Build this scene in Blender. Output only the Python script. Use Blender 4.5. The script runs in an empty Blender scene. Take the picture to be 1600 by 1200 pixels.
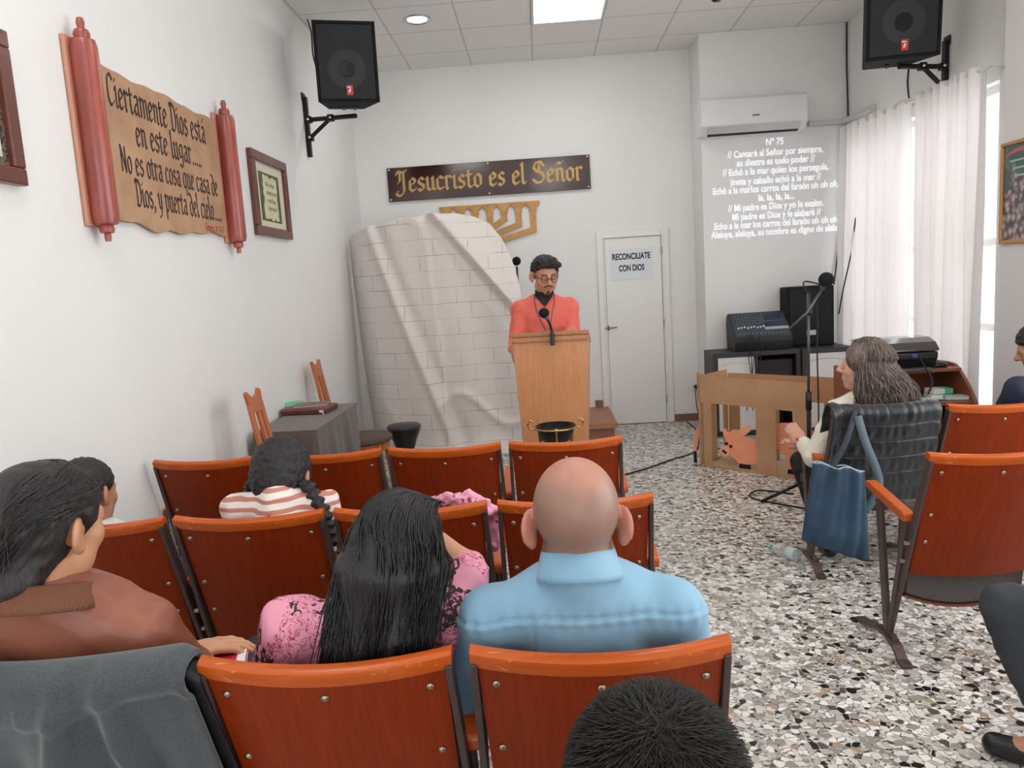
import bpy, bmesh, math, random
import numpy as np
from mathutils import Vector, Matrix
random.seed(7); RNG = np.random.default_rng(7)
SC = bpy.context.scene
COL = SC.collection
V = Vector
# ------------------------------------------------------------------ camera
def cam_axes(pitch, roll, yaw):
    cy, sy, cp, sp = math.cos(yaw), math.sin(yaw), math.cos(pitch), math.sin(pitch)
    f = V((sy*cp, cy*cp, -sp)); r = V((cy, -sy, 0)); u = r.cross(f)
    return r*math.cos(roll)-u*math.sin(roll), r*math.sin(roll)+u*math.cos(roll), f
EYE = V((0, 0, 1.55)); FPX = 1180.0
CR, CU, CF = cam_axes(math.radians(7.65), math.radians(3.55), math.radians(-2.5))
cd = bpy.data.cameras.new('camera'); cam = bpy.data.objects.new('camera', cd); COL.objects.link(cam)
cd.sensor_width = 36; cd.lens = FPX/1600*36; cd.clip_start = .05
M = Matrix.Identity(4)
for i in range(3):
    M[i][0], M[i][1], M[i][2], M[i][3] = CR[i], CU[i], -CF[i], EYE[i]
cam.matrix_world = M
SC.camera = cam
# ------------------------------------------------------------------ world, light, exposure
w = bpy.data.worlds.new('sky'); SC.world = w; w.use_nodes = True
w.node_tree.nodes['Background'].inputs[0].default_value = (.86, .93, 1, 1)
w.node_tree.nodes['Background'].inputs[1].default_value = 2.2
SC.view_settings.view_transform = 'Standard'; SC.view_settings.look = 'None'
SC.view_settings.gamma = 1; SC.view_settings.use_curve_mapping = False
SC.view_settings.exposure = -0.22
def area(name, loc, rot, sx, sy, power, col=(1, 1, 1)):
    l = bpy.data.lights.new(name, 'AREA'); l.shape = 'RECTANGLE'; l.size = sx; l.size_y = sy; l.energy = power; l.color = col
    o = bpy.data.objects.new(name, l); COL.objects.link(o); o.location = loc; o.rotation_euler = [math.radians(a) for a in rot]
    return o
# daylight behind the curtained window, an unseen side window added to light the seats, and the glazed entrance behind the camera
area('window_daylight', (3.45, 6.1, 1.75), (0, 90, 0), 2.6, 2.6, 48, (.97, .98, 1))
area('added_side_daylight', (3.25, 2.1, 1.75), (0, 90, 0), 2.3, 3.1, 92, (1, .995, .985))
area('entrance_daylight', (.6, -3.25, 1.7), (90, 0, 0), 4.0, 2.6, 80, (1, .995, .985))
PANEL_E = 14.0
# ------------------------------------------------------------------ helpers
def at(px, py, x=None, y=None, z=None):
    d = CR*((px-800)/FPX)+CU*(-(py-600)/FPX)+CF
    t = (y/d.y) if y is not None else ((x/d.x) if x is not None else (z-EYE.z)/d.z)
    return EYE+d*t
def lin(c):
    if isinstance(c, str):
        c = [int(c[i:i+2], 16) for i in (0, 2, 4)]
    o = []
    for v in c[:3]:
        v = v/255
        o.append(v/12.92 if v <= .04045 else ((v+.055)/1.055)**2.4)
    return (*o, 1)
MATS = {}
class NT:
    def __init__(s, name):
        s.m = bpy.data.materials.new(name); s.m.use_nodes = True; s.t = s.m.node_tree
        s.b = s.t.nodes['Principled BSDF']; s.out = s.t.nodes['Material Output']; MATS[name] = s.m
    def n(s, typ, inp=None, **kw):
        nd = s.t.nodes.new(typ)
        for k, v in kw.items(): setattr(nd, k, v)
        for k, v in (inp or {}).items(): s.set(nd.inputs[k], v)
        return nd
    def set(s, sock, v):
        if isinstance(v, bpy.types.NodeSocket): s.t.links.new(v, sock)
        elif isinstance(v, bpy.types.Node): s.t.links.new(v.outputs[0], sock)
        else: sock.default_value = v
    def p(s, **kw):
        for k, v in kw.items(): s.set(s.b.inputs[k.replace('_', ' ')], v)
        return s
    def coord(s, scale=(1, 1, 1), kind='Object', rot=(0, 0, 0)):
        tc = s.n('ShaderNodeTexCoord'); mp = s.n('ShaderNodeMapping', {'Vector': tc.outputs[kind], 'Scale': scale, 'Rotation': rot}); return mp.outputs[0]
    def noise(s, vec, scale, detail=3, rough=.55, dist=0):
        return s.n('ShaderNodeTexNoise', {'Vector': vec, 'Scale': scale, 'Detail': detail, 'Roughness': rough, 'Distortion': dist})
    def ramp(s, fac, stops, interp='LINEAR'):
        r = s.n('ShaderNodeValToRGB', {'Fac': fac}); r.color_ramp.interpolation = interp
        e = r.color_ramp.elements
        while len(e) < len(stops): e.new(.5)
        for k, (p, c) in enumerate(stops): e[k].position = p; e[k].color = c if len(c) == 4 else (*c, 1)
        return r.outputs[0]
    def mix(s, fac, a, b, blend='MIX'):
        m = s.n('ShaderNodeMix', data_type='RGBA', blend_type=blend)
        s.set(m.inputs[0], fac); s.set(m.inputs[6], a); s.set(m.inputs[7], b); return m.outputs[2]
    def math(s, op, a, b=0.0):
        m = s.n('ShaderNodeMath', operation=op); s.set(m.inputs[0], a); s.set(m.inputs[1], b); return m.outputs[0]
    def bump(s, h, strength=.3, dist=.01):
        b = s.n('ShaderNodeBump', {'Height': h, 'Strength': strength, 'Distance': dist}); s.set(s.b.inputs['Normal'], b.outputs[0]); return s
def mat(name, c, rough=.5, metal=0, var=0, vs=12, bump=0, bs=60, coat=0, sheen=0, spec=None, dist=.004):
    if name in MATS: return MATS[name]
    t = NT(name); L = lin(c); t.p(Roughness=rough, Metallic=metal)
    v = t.coord()
    if var:
        n = t.noise(v, vs).outputs[0]
        t.p(Base_Color=t.mix(t.ramp(n, [(.3, (0, 0, 0, 1)), (.7, (1, 1, 1, 1))]), tuple(x*(1-var) for x in L[:3])+(1,), tuple(min(1, x*(1+var)) for x in L[:3])+(1,)))
    else: t.p(Base_Color=L)
    if bump: t.bump(t.noise(v, bs, 4).outputs[0], bump, dist)
    if coat: t.p(Coat_Weight=coat, Coat_Roughness=.12)
    if sheen: t.p(Sheen_Weight=sheen)
    if spec is not None: t.b.inputs['Specular IOR Level'].default_value = spec
    return t.m
def link(name, me, m=None, parent=None, smooth=False, loc=None):
    o = bpy.data.objects.new(name, me); COL.objects.link(o)
    if m is not None:
        for k in (m if isinstance(m, (list, tuple)) else [m]): me.materials.append(k)
    if smooth: me.polygons.foreach_set('use_smooth', [True]*len(me.polygons))
    if parent is not None: o.parent = parent
    if loc is not None: o.location = loc
    return o
def tag(o, label=None, cat=None, group=None, kind=None):
    if label: o['label'] = label
    if cat: o['category'] = cat
    if group: o['group'] = group
    if kind: o['kind'] = kind
    return o
def thing(name, label, cat, loc=(0, 0, 0), rz=0, group=None):
    o = bpy.data.objects.new(name, None); COL.objects.link(o); o.location = loc; o.rotation_euler = (0, 0, rz); o.empty_display_size = .1
    return tag(o, label, cat, group)
def dup(root, loc, rz=None, label=None, group=None):
    r = root.copy(); COL.objects.link(r); r.location = loc
    if rz is not None: r.rotation_euler = (0, 0, rz)
    if label: r['label'] = label
    if group: r['group'] = group
    for ch in list(root.children):
        c = ch.copy(); COL.objects.link(c); c.parent = r
        for g in list(ch.children):
            d = g.copy(); COL.objects.link(d); d.parent = c
    return r
class MB:
    """collects simple solids into one mesh"""
    def __init__(s): s.v = []; s.f = []; s.mi = []; s.cur = 0
    def add(s, vs, fs):
        o = len(s.v); s.v += [tuple(v) for v in vs]; s.f += [[i+o for i in f] for f in fs]; s.mi += [s.cur]*len(fs); return s
    def box(s, c, d, R=None, taper=1.0):
        x, y, z = d[0]/2, d[1]/2, d[2]/2
        vs = [V((sx*x*(taper if sz > 0 else 1), sy*y*(taper if sz > 0 else 1), sz*z)) for sz in (-1, 1) for sy in (-1, 1) for sx in (-1, 1)]
        if R is not None: vs = [R @ v for v in vs]
        vs = [v+V(c) for v in vs]
        return s.add(vs, [(0, 2, 3, 1), (4, 5, 7, 6), (0, 1, 5, 4), (2, 6, 7, 3), (0, 4, 6, 2), (1, 3, 7, 5)])
    def span(s, a, b):
        return s.box([(p+q)/2 for p, q in zip(a, b)], [abs(q-p) for p, q in zip(a, b)])
    def prism(s, pts, off):
        """planar polygon (3-D points, ccw seen against off) pushed by vector off"""
        n = len(pts); P = [V(p) for p in pts]; Q = [p+V(off) for p in P]
        return s.add(P+Q, [list(range(n))[::-1], list(range(n, 2*n))]+[(i, (i+1) % n, n+(i+1) % n, n+i) for i in range(n)])
    def tube(s, pts, r, n=8, caps=True, flat=1.0):
        P = [V(p) for p in pts]; rs = r if isinstance(r, (list, tuple)) else [r]*len(P)
        t0 = (P[1]-P[0]).normalized(); u = t0.orthogonal().normalized(); rings = []
        for i, p in enumerate(P):
            t = (P[min(i+1, len(P)-1)]-P[max(i-1, 0)])
            if t.length < 1e-9: t = t0
            t.normalize(); u = (u-t*u.dot(t))
            if u.length < 1e-6: u = t.orthogonal()
            u.normalize(); w_ = t.cross(u)
            rings.append([p+(u*math.cos(a)+w_*math.sin(a)*flat)*rs[i] for a in [2*math.pi*k/n for k in range(n)]])
        vs = [q for g in rings for q in g]; fs = []
        for i in range(len(P)-1):
            for k in range(n):
                a, b = i*n+k, i*n+(k+1) % n; fs.append((a, b, b+n, a+n))
        if caps: fs += [list(range(n))[::-1], list(range(len(vs)-n, len(vs)))]
        return s.add(vs, fs)
    def lathe(s, prof, c=(0, 0, 0), n=24, R=None):
        vs, fs = [], []
        for r, z in prof:
            for k in range(n):
                a = 2*math.pi*k/n; q = V((r*math.cos(a), r*math.sin(a), z)); vs.append((R @ q if R is not None else q)+V(c))
        for i in range(len(prof)-1):
            for k in range(n):
                a, b = i*n+k, i*n+(k+1) % n; fs.append((a, b, b+n, a+n))
        fs += [list(range(n))[::-1], list(range(len(vs)-n, len(vs)))]
        return s.add(vs, fs)
    def grid(s, rows, closed=False):
        """rows: list of equally long lists of points"""
        m = len(rows[0]); vs = [p for r in rows for p in r]; fs = []
        for i in range(len(rows)-1):
            for k in range(m if closed else m-1):
                a, b = i*m+k, i*m+(k+1) % m; fs.append((a, b, b+m, a+m))
        return s.add(vs, fs)
    def ball(s, c, r, n=14, sc=(1, 1, 1), R=None):
        prof = [(math.cos(a)*r, math.sin(a)*r) for a in [math.pi*(-.5+i/(n//2)) for i in range(n//2+1)]]
        prof = [(max(p, 1e-4), z) for p, z in prof]; vs, fs = [], []
        for p, z in prof:
            for k in range(n):
                a = 2*math.pi*k/n; q = V((p*math.cos(a)*sc[0], p*math.sin(a)*sc[1], z*sc[2])); vs.append((R @ q if R is not None else q)+V(c))
        for i in range(len(prof)-1):
            for k in range(n):
                a, b = i*n+k, i*n+(k+1) % n; fs.append((a, b, b+n, a+n))
        return s.add(vs, fs)
    def mesh(s, name):
        me = bpy.data.meshes.new(name); me.from_pydata(s.v, [], s.f)
        if any(s.mi): me.polygons.foreach_set('material_index', s.mi)
        me.update(); return me
    def build(s, name, m, parent=None, smooth=False, bevel=0, seg=2, solid=0, sub=0, fixn=True, angle=None):
        me = s.mesh(name)
        if fixn:
            bm = bmesh.new(); bm.from_mesh(me); bmesh.ops.recalc_face_normals(bm, faces=bm.faces); bm.to_mesh(me); bm.free()
        o = link(name, me, m, parent, smooth)
        if solid: md = o.modifiers.new('thick', 'SOLIDIFY'); md.thickness = solid; md.offset = 0
        if bevel: md = o.modifiers.new('bev', 'BEVEL'); md.width = bevel; md.segments = seg; md.limit_method = 'ANGLE'; md.angle_limit = math.radians(40)
        if sub: md = o.modifiers.new('sub', 'SUBSURF'); md.levels = sub; md.render_levels = sub
        if angle:
            me.polygons.foreach_set('use_smooth', [True]*len(me.polygons)); me.set_sharp_from_angle(angle=math.radians(angle))
        return o
def Rz(a): return Matrix.Rotation(a, 3, 'Z')
def Rx(a): return Matrix.Rotation(a, 3, 'X')
def Ry(a): return Matrix.Rotation(a, 3, 'Y')
def catmull(P, n=6):
    P = [V(p) for p in P]; out = []
    for i in range(len(P)-1):
        a, b, c, d = P[max(i-1, 0)], P[i], P[i+1], P[min(i+2, len(P)-1)]
        for k in range(n):
            t = k/n; out.append(.5*((2*b)+(c-a)*t+(2*a-5*b+4*c-d)*t*t+(3*b-a-3*c+d)*t**3))
    out.append(P[-1]); return out
def cable(name, pts, r, m, label=None, cat='cable', parent=None, n=6):
    o = MB().tube(catmull(pts, 6), r, n).build(name, m, parent, smooth=True)
    if label: tag(o, label, cat)
    return o
# ---------------- signed distance modelling (bodies, hair, cloth)
def vec(p): return np.array(p, dtype=np.float64)
def smin(a, b, k):
    h = np.clip(.5+.5*(b-a)/k, 0, 1); return b*(1-h)+a*h-k*h*(1-h)
class SDF:
    def __init__(s): s.P = []
    def cap(s, a, b, ra, rb=None, k=.02, sub=False):
        s.P.append(('c', vec(a), vec(b), ra, ra if rb is None else rb, k, sub)); return s
    def chain(s, pts, rs, k=.02):
        for i in range(len(pts)-1): s.cap(pts[i], pts[i+1], rs[i], rs[i+1], k)
        return s
    def ell(s, c, r, R=None, k=.02, sub=False):
        s.P.append(('e', vec(c), vec(r), None if R is None else np.array(R), 0, k, sub)); return s
    def plane(s, c, n, k=.004):
        """keeps the side the normal points away from"""
        s.P.append(('p', vec(c), vec(n)/np.linalg.norm(vec(n)), 0, 0, k, False)); return s
    def verts(s, res):
        lo, hi = np.full(3, 9e9), np.full(3, -9e9); bb = []
        for p in s.P:
            if p[0] == 'c':
                r = max(p[3], p[4]); a, b = np.minimum(p[1], p[2])-r, np.maximum(p[1], p[2])+r
            elif p[0] == 'e':
                if p[3] is None: a, b = p[1]-p[2], p[1]+p[2]
                else:
                    e = np.sqrt(((np.abs(p[3])*p[2][None, :])**2).sum(1)); a, b = p[1]-e, p[1]+e
            else: a = b = None
            bb.append((a, b))
            if a is not None and not p[6]: lo = np.minimum(lo, a); hi = np.maximum(hi, b)
        lo = lo-3*res-.012; hi = hi+3*res+.012
        N = np.ceil((hi-lo)/res).astype(int)+1
        ax = [lo[i]+np.arange(N[i])*res for i in range(3)]
        D = np.full(N, .5, np.float32)
        for p, (a, b) in zip(s.P, bb):
            k = p[5]
            if a is None:
                X, Y, Z = ax[0][:, None, None], ax[1][None, :, None], ax[2][None, None, :]
                d = ((X-p[1][0])*p[2][0]+(Y-p[1][1])*p[2][1]+(Z-p[1][2])*p[2][2]).astype(np.float32)
                D = -smin(-D, -d, k); continue
            m = k+2.5*res+.012
            i0 = np.clip(((a-m-lo)/res).astype(int), 0, N-1); i1 = np.clip(((b+m-lo)/res).astype(int)+2, 1, N)
            sl = tuple(slice(i0[i], i1[i]) for i in range(3))
            X, Y, Z = ax[0][sl[0]][:, None, None], ax[1][sl[1]][None, :, None], ax[2][sl[2]][None, None, :]
            if p[0] == 'c':
                ba = p[2]-p[1]; L = max(ba @ ba, 1e-12); x, y, z = X-p[1][0], Y-p[1][1], Z-p[1][2]
                h = np.clip((x*ba[0]+y*ba[1]+z*ba[2])/L, 0, 1)
                d = np.sqrt((x-h*ba[0])**2+(y-h*ba[1])**2+(z-h*ba[2])**2)-(p[3]+(p[4]-p[3])*h)
            else:
                x, y, z = X-p[1][0], Y-p[1][1], Z-p[1][2]; r = p[2]
                if p[3] is not None:
                    R = p[3]; x, y, z = x*R[0, 0]+y*R[1, 0]+z*R[2, 0], x*R[0, 1]+y*R[1, 1]+z*R[2, 1], x*R[0, 2]+y*R[1, 2]+z*R[2, 2]
                k0 = np.sqrt((x/r[0])**2+(y/r[1])**2+(z/r[2])**2); k1 = np.sqrt((x/r[0]**2)**2+(y/r[1]**2)**2+(z/r[2]**2)**2)
                d = k0*(k0-1)/np.maximum(k1, 1e-9)
            d = d.astype(np.float32)
            D[sl] = -smin(-D[sl], d, k) if p[6] else smin(D[sl], d, k)
        return nets(D, lo, res)
    def build(s, name, m, parent, res=.008, disp=None, smooth=True, colour=None):
        v, q, nr = s.verts(res)
        if disp is not None: v = v+nr*disp(v)[:, None]
        me = bpy.data.meshes.new(name); me.from_pydata(v.tolist(), [], q.tolist()); me.update()
        if colour is not None:
            a = me.color_attributes.new('tint', 'FLOAT_COLOR', 'POINT'); c = np.ones((len(v), 4), np.float32); c[:, :3] = colour(v); a.data.foreach_set('color', c.ravel())
        return link(name, me, m, parent, smooth)
def nets(D, lo, h):
    S = D < 0
    cnt = np.zeros(tuple(n-1 for n in D.shape), np.int8)
    offs = [(i, j, k) for i in (0, 1) for j in (0, 1) for k in (0, 1)]
    sh = cnt.shape
    for (i, j, k) in offs: cnt += S[i:i+sh[0], j:j+sh[1], k:k+sh[2]]
    act = (cnt > 0) & (cnt < 8); ijk = np.argwhere(act); idx = np.full(sh, -1, np.int64); idx[act] = np.arange(len(ijk))
    vals = [D[ijk[:, 0]+o[0], ijk[:, 1]+o[1], ijk[:, 2]+o[2]] for o in offs]
    pos = np.zeros((len(ijk), 3)); c = np.zeros(len(ijk))
    for a in range(8):
        for b in range(a+1, 8):
            df = np.array(offs[b])-np.array(offs[a])
            if np.abs(df).sum() != 1: continue
            cr = (vals[a] < 0) != (vals[b] < 0); t = np.where(cr, vals[a]/np.where(cr, vals[a]-vals[b], 1), 0)
            pos += np.where(cr[:, None], np.array(offs[a])[None]+df[None]*t[:, None], 0); c += cr
    v = lo+(ijk+pos/c[:, None])*h
    g = np.zeros((len(ijk), 3))
    for o, va in zip(offs, vals):
        for x in range(3): g[:, x] += va*(1 if o[x] else -1)
    g /= np.maximum(np.linalg.norm(g, axis=1, keepdims=True), 1e-9)
    Q = []
    for x in range(3):
        y, z = (x+1) % 3, (x+2) % 3
        A = np.moveaxis(S, (x, y, z), (0, 1, 2)); I = np.moveaxis(idx, (x, y, z), (0, 1, 2))
        e = (A[:-1, 1:-1, 1:-1] != A[1:, 1:-1, 1:-1]); w_ = np.argwhere(e); i, j, k = w_[:, 0], w_[:, 1], w_[:, 2]
        q = np.stack([I[i, j, k], I[i, j+1, k], I[i, j+1, k+1], I[i, j, k+1]], 1)
        fl = A[i, j+1, k+1]; q[~fl] = q[~fl][:, ::-1]; Q.append(q)
    return v, np.concatenate(Q), g
def waves(seed, n, f, amp, ridge=False, stretch=(1, 1, 1)):
    r = np.random.default_rng(seed); K = r.normal(size=(n, 3)); K /= np.linalg.norm(K, axis=1, keepdims=True); K *= f*(.6+.9*r.random((n, 1)))*np.array(stretch); ph = r.random(n)*6.28
    def fn(v):
        s = np.zeros(len(v))
        for k, p in zip(K, ph):
            q = np.sin(v @ k+p); s += (1-2*np.abs(q)) if ridge else q
        return s*amp/math.sqrt(n)
    return fn
# ------------------------------------------------------------------ room
LX, RX, DY, ZC, CY, CX, RY = -1.79, 2.95, 7.874, 3.716, 7.42, 1.60, -3.0
def plaster(name, c):
    t = NT(name); v = t.coord(); n = t.noise(v, 1.4, 4).outputs[0]; L = lin(c)
    t.p(Base_Color=t.mix(t.ramp(n, [(.3, (0, 0, 0, 1)), (.7, (1, 1, 1, 1))]), tuple(x*.965 for x in L[:3])+(1,), L), Roughness=.55)
    t.bump(t.noise(v, 45, 5).outputs[0], .12, .004); return t.m
wall_m = plaster('white_wall_paint', (235, 234, 232))
def terrazzo():
    t = NT('terrazzo'); v = t.coord()
    nz = t.noise(v, 9, 2).outputs['Color']
    vv = t.n('ShaderNodeVectorMath', {0: v}, operation='ADD'); sc_ = t.n('ShaderNodeVectorMath', {0: nz, 'Scale': .012}, operation='SCALE'); t.set(vv.inputs[1], sc_)
    def layer(scale):
        a = t.n('ShaderNodeTexVoronoi', {'Vector': vv, 'Scale': scale}); d = t.n('ShaderNodeTexVoronoi', {'Vector': vv, 'Scale': scale}, feature='DISTANCE_TO_EDGE')
        sep = t.n('ShaderNodeSeparateColor', {'Color': a.outputs['Color']}); return sep.outputs[0], sep.outputs[1], d.outputs['Distance']
    r, g, d = layer(37); r2, g2, d2 = layer(95)
    big = t.ramp(r, [(0, lin((24, 23, 23))), (.085, lin((86, 83, 79))), (.14, lin((150, 146, 139))), (.27, lin((184, 180, 172))), (.44, lin((214, 210, 202))), (.66, lin((234, 231, 224))), (.93, lin((172, 146, 118))), (.965, lin((205, 200, 190)))], 'CONSTANT')
    small = t.ramp(r2, [(0, lin((60, 57, 54))), (.12, lin((140, 135, 128))), (.45, lin((182, 176, 168))), (.8, lin((210, 205, 196)))], 'CONSTANT')
    chip = t.math('MULTIPLY', t.math('GREATER_THAN', d, .055), t.math('LESS_THAN', g, .80))
    c = t.mix(chip, small, big)
    # faint joints of the 40 cm tiles
    br = t.n('ShaderNodeTexBrick', {'Vector': v, 'Color1': (1, 1, 1, 1), 'Color2': (1, 1, 1, 1), 'Mortar': (.62, .6, .57, 1), 'Scale': 1, 'Mortar Size': .0022, 'Brick Width': .4, 'Row Height': .4}, offset=0)
    t.p(Base_Color=t.mix(1, c, br.outputs[0], 'MULTIPLY'), Roughness=.34, Coat_Weight=.15, Coat_Roughness=.2); return t.m
def ceiling_tiles():
    t = NT('ceiling_tiles'); v = t.coord(); s = t.n('ShaderNodeSeparateXYZ', {0: v})
    def edge(o, off):
        f = t.math('FRACT', t.math('ADD', t.math('DIVIDE', t.math('SUBTRACT', o, off), .607), 40.0)); return t.math('MINIMUM', f, t.math('SUBTRACT', 1.0, f))
    e = t.math('MINIMUM', edge(s.outputs[0], .0575), edge(s.outputs[1], 6.775))
    k = t.math('LESS_THAN', e, .012)
    n = t.noise(v, 180, 3).outputs[0]
    base = t.mix(t.ramp(n, [(.35, (0, 0, 0, 1)), (.65, (1, 1, 1, 1))]), lin((234, 232, 228)), lin((244, 242, 238)))
    t.p(Base_Color=t.mix(k, base, lin((205, 203, 199))), Roughness=.8)
    t.bump(t.math('MINIMUM', e, .014), .5, .3); return t.m
def shell(name, mb, m): return tag(mb.build(name, m), kind='structure')
shell('floor', MB().span((LX-.2, RY-.2, -.1), (RX+.2, DY+.2, 0)), terrazzo())
shell('ceiling', MB().span((LX-.2, RY-.2, ZC), (RX+.2, DY+.2, ZC+.1)), ceiling_tiles())
shell('wall_left', MB().span((LX-.2, RY-.2, 0), (LX, DY+.2, ZC)), wall_m)
shell('wall_back', MB().span((LX, DY, 0), (RX+.2, DY+.2, ZC)), wall_m)
shell('wall_column', MB().span((CX, CY, 0), (RX, DY, ZC)), wall_m)
WY0, WY1, WZ0, WZ1 = 5.05, 7.2, .25, 2.62            # curtained window in the right wall
m = MB()
for a, b in (((RX, WY1, 0), (RX+.2, DY, ZC)), ((RX, WY0, WZ1), (RX+.2, WY1, ZC)), ((RX, WY0, 0), (RX+.2, WY1, WZ0)), ((RX, 3.7, 0), (RX+.2, WY0, ZC)),
             ((RX, .5, 2.9), (RX+.2, 3.7, ZC)), ((RX, .5, 0), (RX+.2, 3.7, .6)), ((RX, RY, 0), (RX+.2, .5, ZC))): m.span(a, b)
shell('wall_right', m, wall_m)
shell('wall_pier', MB().span((RX-.075, 3.72, 0), (RX+.005, 4.875, ZC)), wall_m)
m = MB()
for a, b in (((LX, RY-.2, 0), (-1.4, RY, ZC)), ((2.6, RY-.2, 0), (RX+.2, RY, ZC)), ((-1.4, RY-.2, 2.95), (2.6, RY, ZC)), ((-1.4, RY-.2, 0), (2.6, RY, .4))): m.span(a, b)
shell('wall_front', m, wall_m)
alu = mat('white_window_frame', (225, 225, 222), .4)
glass_t = NT('window_glass'); tr = glass_t.n('ShaderNodeBsdfTransparent'); gl = glass_t.n('ShaderNodeBsdfGlossy', {'Roughness': .02})
mx = glass_t.n('ShaderNodeMixShader', {0: .07}); glass_t.set(mx.inputs[1], tr); glass_t.set(mx.inputs[2], gl); glass_t.set(glass_t.out.inputs[0], mx)
def window(name, y0, y1, z0, z1, nv, x=RX+.11, zs=()):
    m = MB(); t = .05
    for zz in (z0+t/2, z1-t/2)+tuple(zs): m.box((x, (y0+y1)/2, zz), (.06, y1-y0, t))
    for k in range(nv+1): m.box((x, y0+t/2+(y1-y0-t)*k/nv, (z0+z1)/2), (.066, t, z1-z0-.002))
    o = tag(m.build(name, alu), kind='structure'); MB().box((x, (y0+y1)/2, (z0+z1)/2), (.006, y1-y0-.02, z1-z0-.02)).build('pane', MATS['window_glass'], o); return o
window('window_1', WY0, WY1, WZ0, WZ1, 3, zs=(1.05, 1.62)); window('added_window', .5, 3.7, .6, 2.9, 3)  # the second one is unseen, added to let side light onto the seats
m = MB()
for zz in (.425, 2.0, 2.925): m.box((.6, RY-.1, zz), (4, .06, .05))
for k in range(5): m.box((-1.375+3.95*k/4, RY-.1, 1.675), (.05, .066, 2.548))
tag(m.build('window_3', alu), kind='structure')
base_m = mat('terracotta_baseboard', (132, 98, 84), .4, var=.12, vs=20)
shell('baseboard_back', MB().span((1.345, DY-.012, 0), (CX, DY, .075)).span((.52, DY-.012, .2), (.6, DY, .27)), base_m)
shell('baseboard_column', MB().span((CX-.012, CY-.012, 0), (CX, DY, .075)).span((CX-.012, CY-.012, 0), (RX, CY, .075)), base_m)
shell('baseboard_left', MB().span((LX, RY, 0), (LX+.012, DY, .075)), base_m)
# ------------------------------------------------------------------ door
door_m = mat('white_door_paint', (232, 231, 226), .35, bump=.05, bs=30)
DX0, DX1, DZ = .605, 1.335, 2.01
fr = MB()
for a, b in (((DX0, DY-.03, 0), (DX0+.07, DY, DZ)), ((DX1-.07, DY-.03, 0), (DX1, DY, DZ)), ((DX0+.07, DY-.029, DZ-.07), (DX1-.07, DY, DZ))): fr.span(a, b)
for a, b in (((DX0+.058, DY-.04, 0), (DX0+.075, DY, DZ-.06)), ((DX1-.075, DY-.04, 0), (DX1-.058, DY, DZ-.06)), ((DX0+.075, DY-.039, DZ-.077), (DX1-.075, DY, DZ-.0605))): fr.span(a, b)
door = tag(fr.build('door_1', door_m, bevel=.006), kind='structure')
MB().span((DX0+.079, DY-.024, .006), (DX1-.079, DY-.002, DZ-.081)).build('door_leaf', door_m, door, bevel=.003)
brass = mat('worn_brass', (176, 146, 92), .28, 1)
hd = at(944, 513, y=DY-.03)
h = MB().lathe([(.026, 0), (.026, .006), (.011, .009), (.010, .045)], (hd.x+.035, DY-.024, hd.z), 20, Rx(math.radians(90)))
h.tube([(hd.x+.035, DY-.066, hd.z), (hd.x+.06, DY-.07, hd.z+.002), (hd.x+.13, DY-.066, hd.z+.004)], [.010, .009, .007], 10)
h.build('door_handle', brass, door, smooth=True)
hg = MB()
for zz in (.25, 1.05, 1.78): hg.tube([(DX1-.074, DY-.044, zz-.035), (DX1-.074, DY-.044, zz+.035)], .007, 8)
hg.build('hinge', mat('hinge_metal', (190, 186, 176), .35, 1), door)
# ------------------------------------------------------------------ ceiling fittings
emis = NT('light_diffuser'); emis.p(Base_Color=(.9, .9, .9, 1), Emission_Color=(1, .99, .97, 1), Emission_Strength=PANEL_E)
lamp_frame = mat('lamp_frame_white', (215, 214, 210), .4)
def panel(x, y, label):
    t = thing('ceiling_light_panel', label, 'ceiling light', (x, y, ZC), group='square ceiling light panels')
    MB().box((0, 0, -.004), (.565, .565, .006)).build('diffuser', MATS['light_diffuser'], t, bevel=.02)
    f = MB()
    for a, b in (((-.3, -.3, -.012), (.3, -.28, 0)), ((-.3, .28, -.012), (.3, .3, 0)), ((-.3, -.28, -.012), (-.28, .28, 0)), ((.28, -.28, -.012), (.3, .28, 0))): f.span(a, b)
    f.build('frame', lamp_frame, t); return t
panel(.361, 6.4715, 'square bright ceiling light panel cut off by the top edge of the photo')
for x, y in ((.361, 3.436), (.361, .401), (.361, -2.027), (-1.15, 1.9), (1.9, 1.9)):
    panel(x, y, 'square ceiling light panel over the rows of seats')
spotm = NT('spot_bulb'); spotm.p(Base_Color=(.9, .9, .9, 1), Emission_Color=(1, 1, 1, 1), Emission_Strength=14)
chrome = mat('chrome', (205, 206, 208), .18, 1)
t = thing('recessed_spotlight', 'round recessed chrome spotlight lit in the ceiling beside the left loudspeaker', 'ceiling light', (-.868, 6.461, ZC))
MB().lathe([(.088, .0), (.115, 0), (.115, -.006), (.100, -.012), (.088, -.004)], n=32).build('trim_ring', chrome, t, smooth=True)
MB().lathe([(.087, -.001), (.083, -.003), (.05, -.016), (.001, -.020)], n=28).build('bulb', spotm.m, t, smooth=True)
lb = bpy.data.lights.new('spotlight_lamp', 'AREA'); lb.shape = 'DISK'; lb.size = .15; lb.energy = 6; lo_ = bpy.data.objects.new('spotlight_lamp', lb); COL.objects.link(lo_); lo_.parent = t; lo_.location = (0, 0, -.03)
pj = at(1122, -6, z=ZC-.03)
t = thing('ceiling_mount', 'dark metal ceiling fitting peeking in at the top edge right of the light panel', 'fitting', (pj.x, pj.y, ZC))
MB().lathe([(.10, 0), (.10, -.012), (.05, -.03), (.02, -.05), (.02, -.07)], n=24).build('rose', mat('grey_metal', (130, 128, 124), .3, .8), t, smooth=True)
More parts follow.
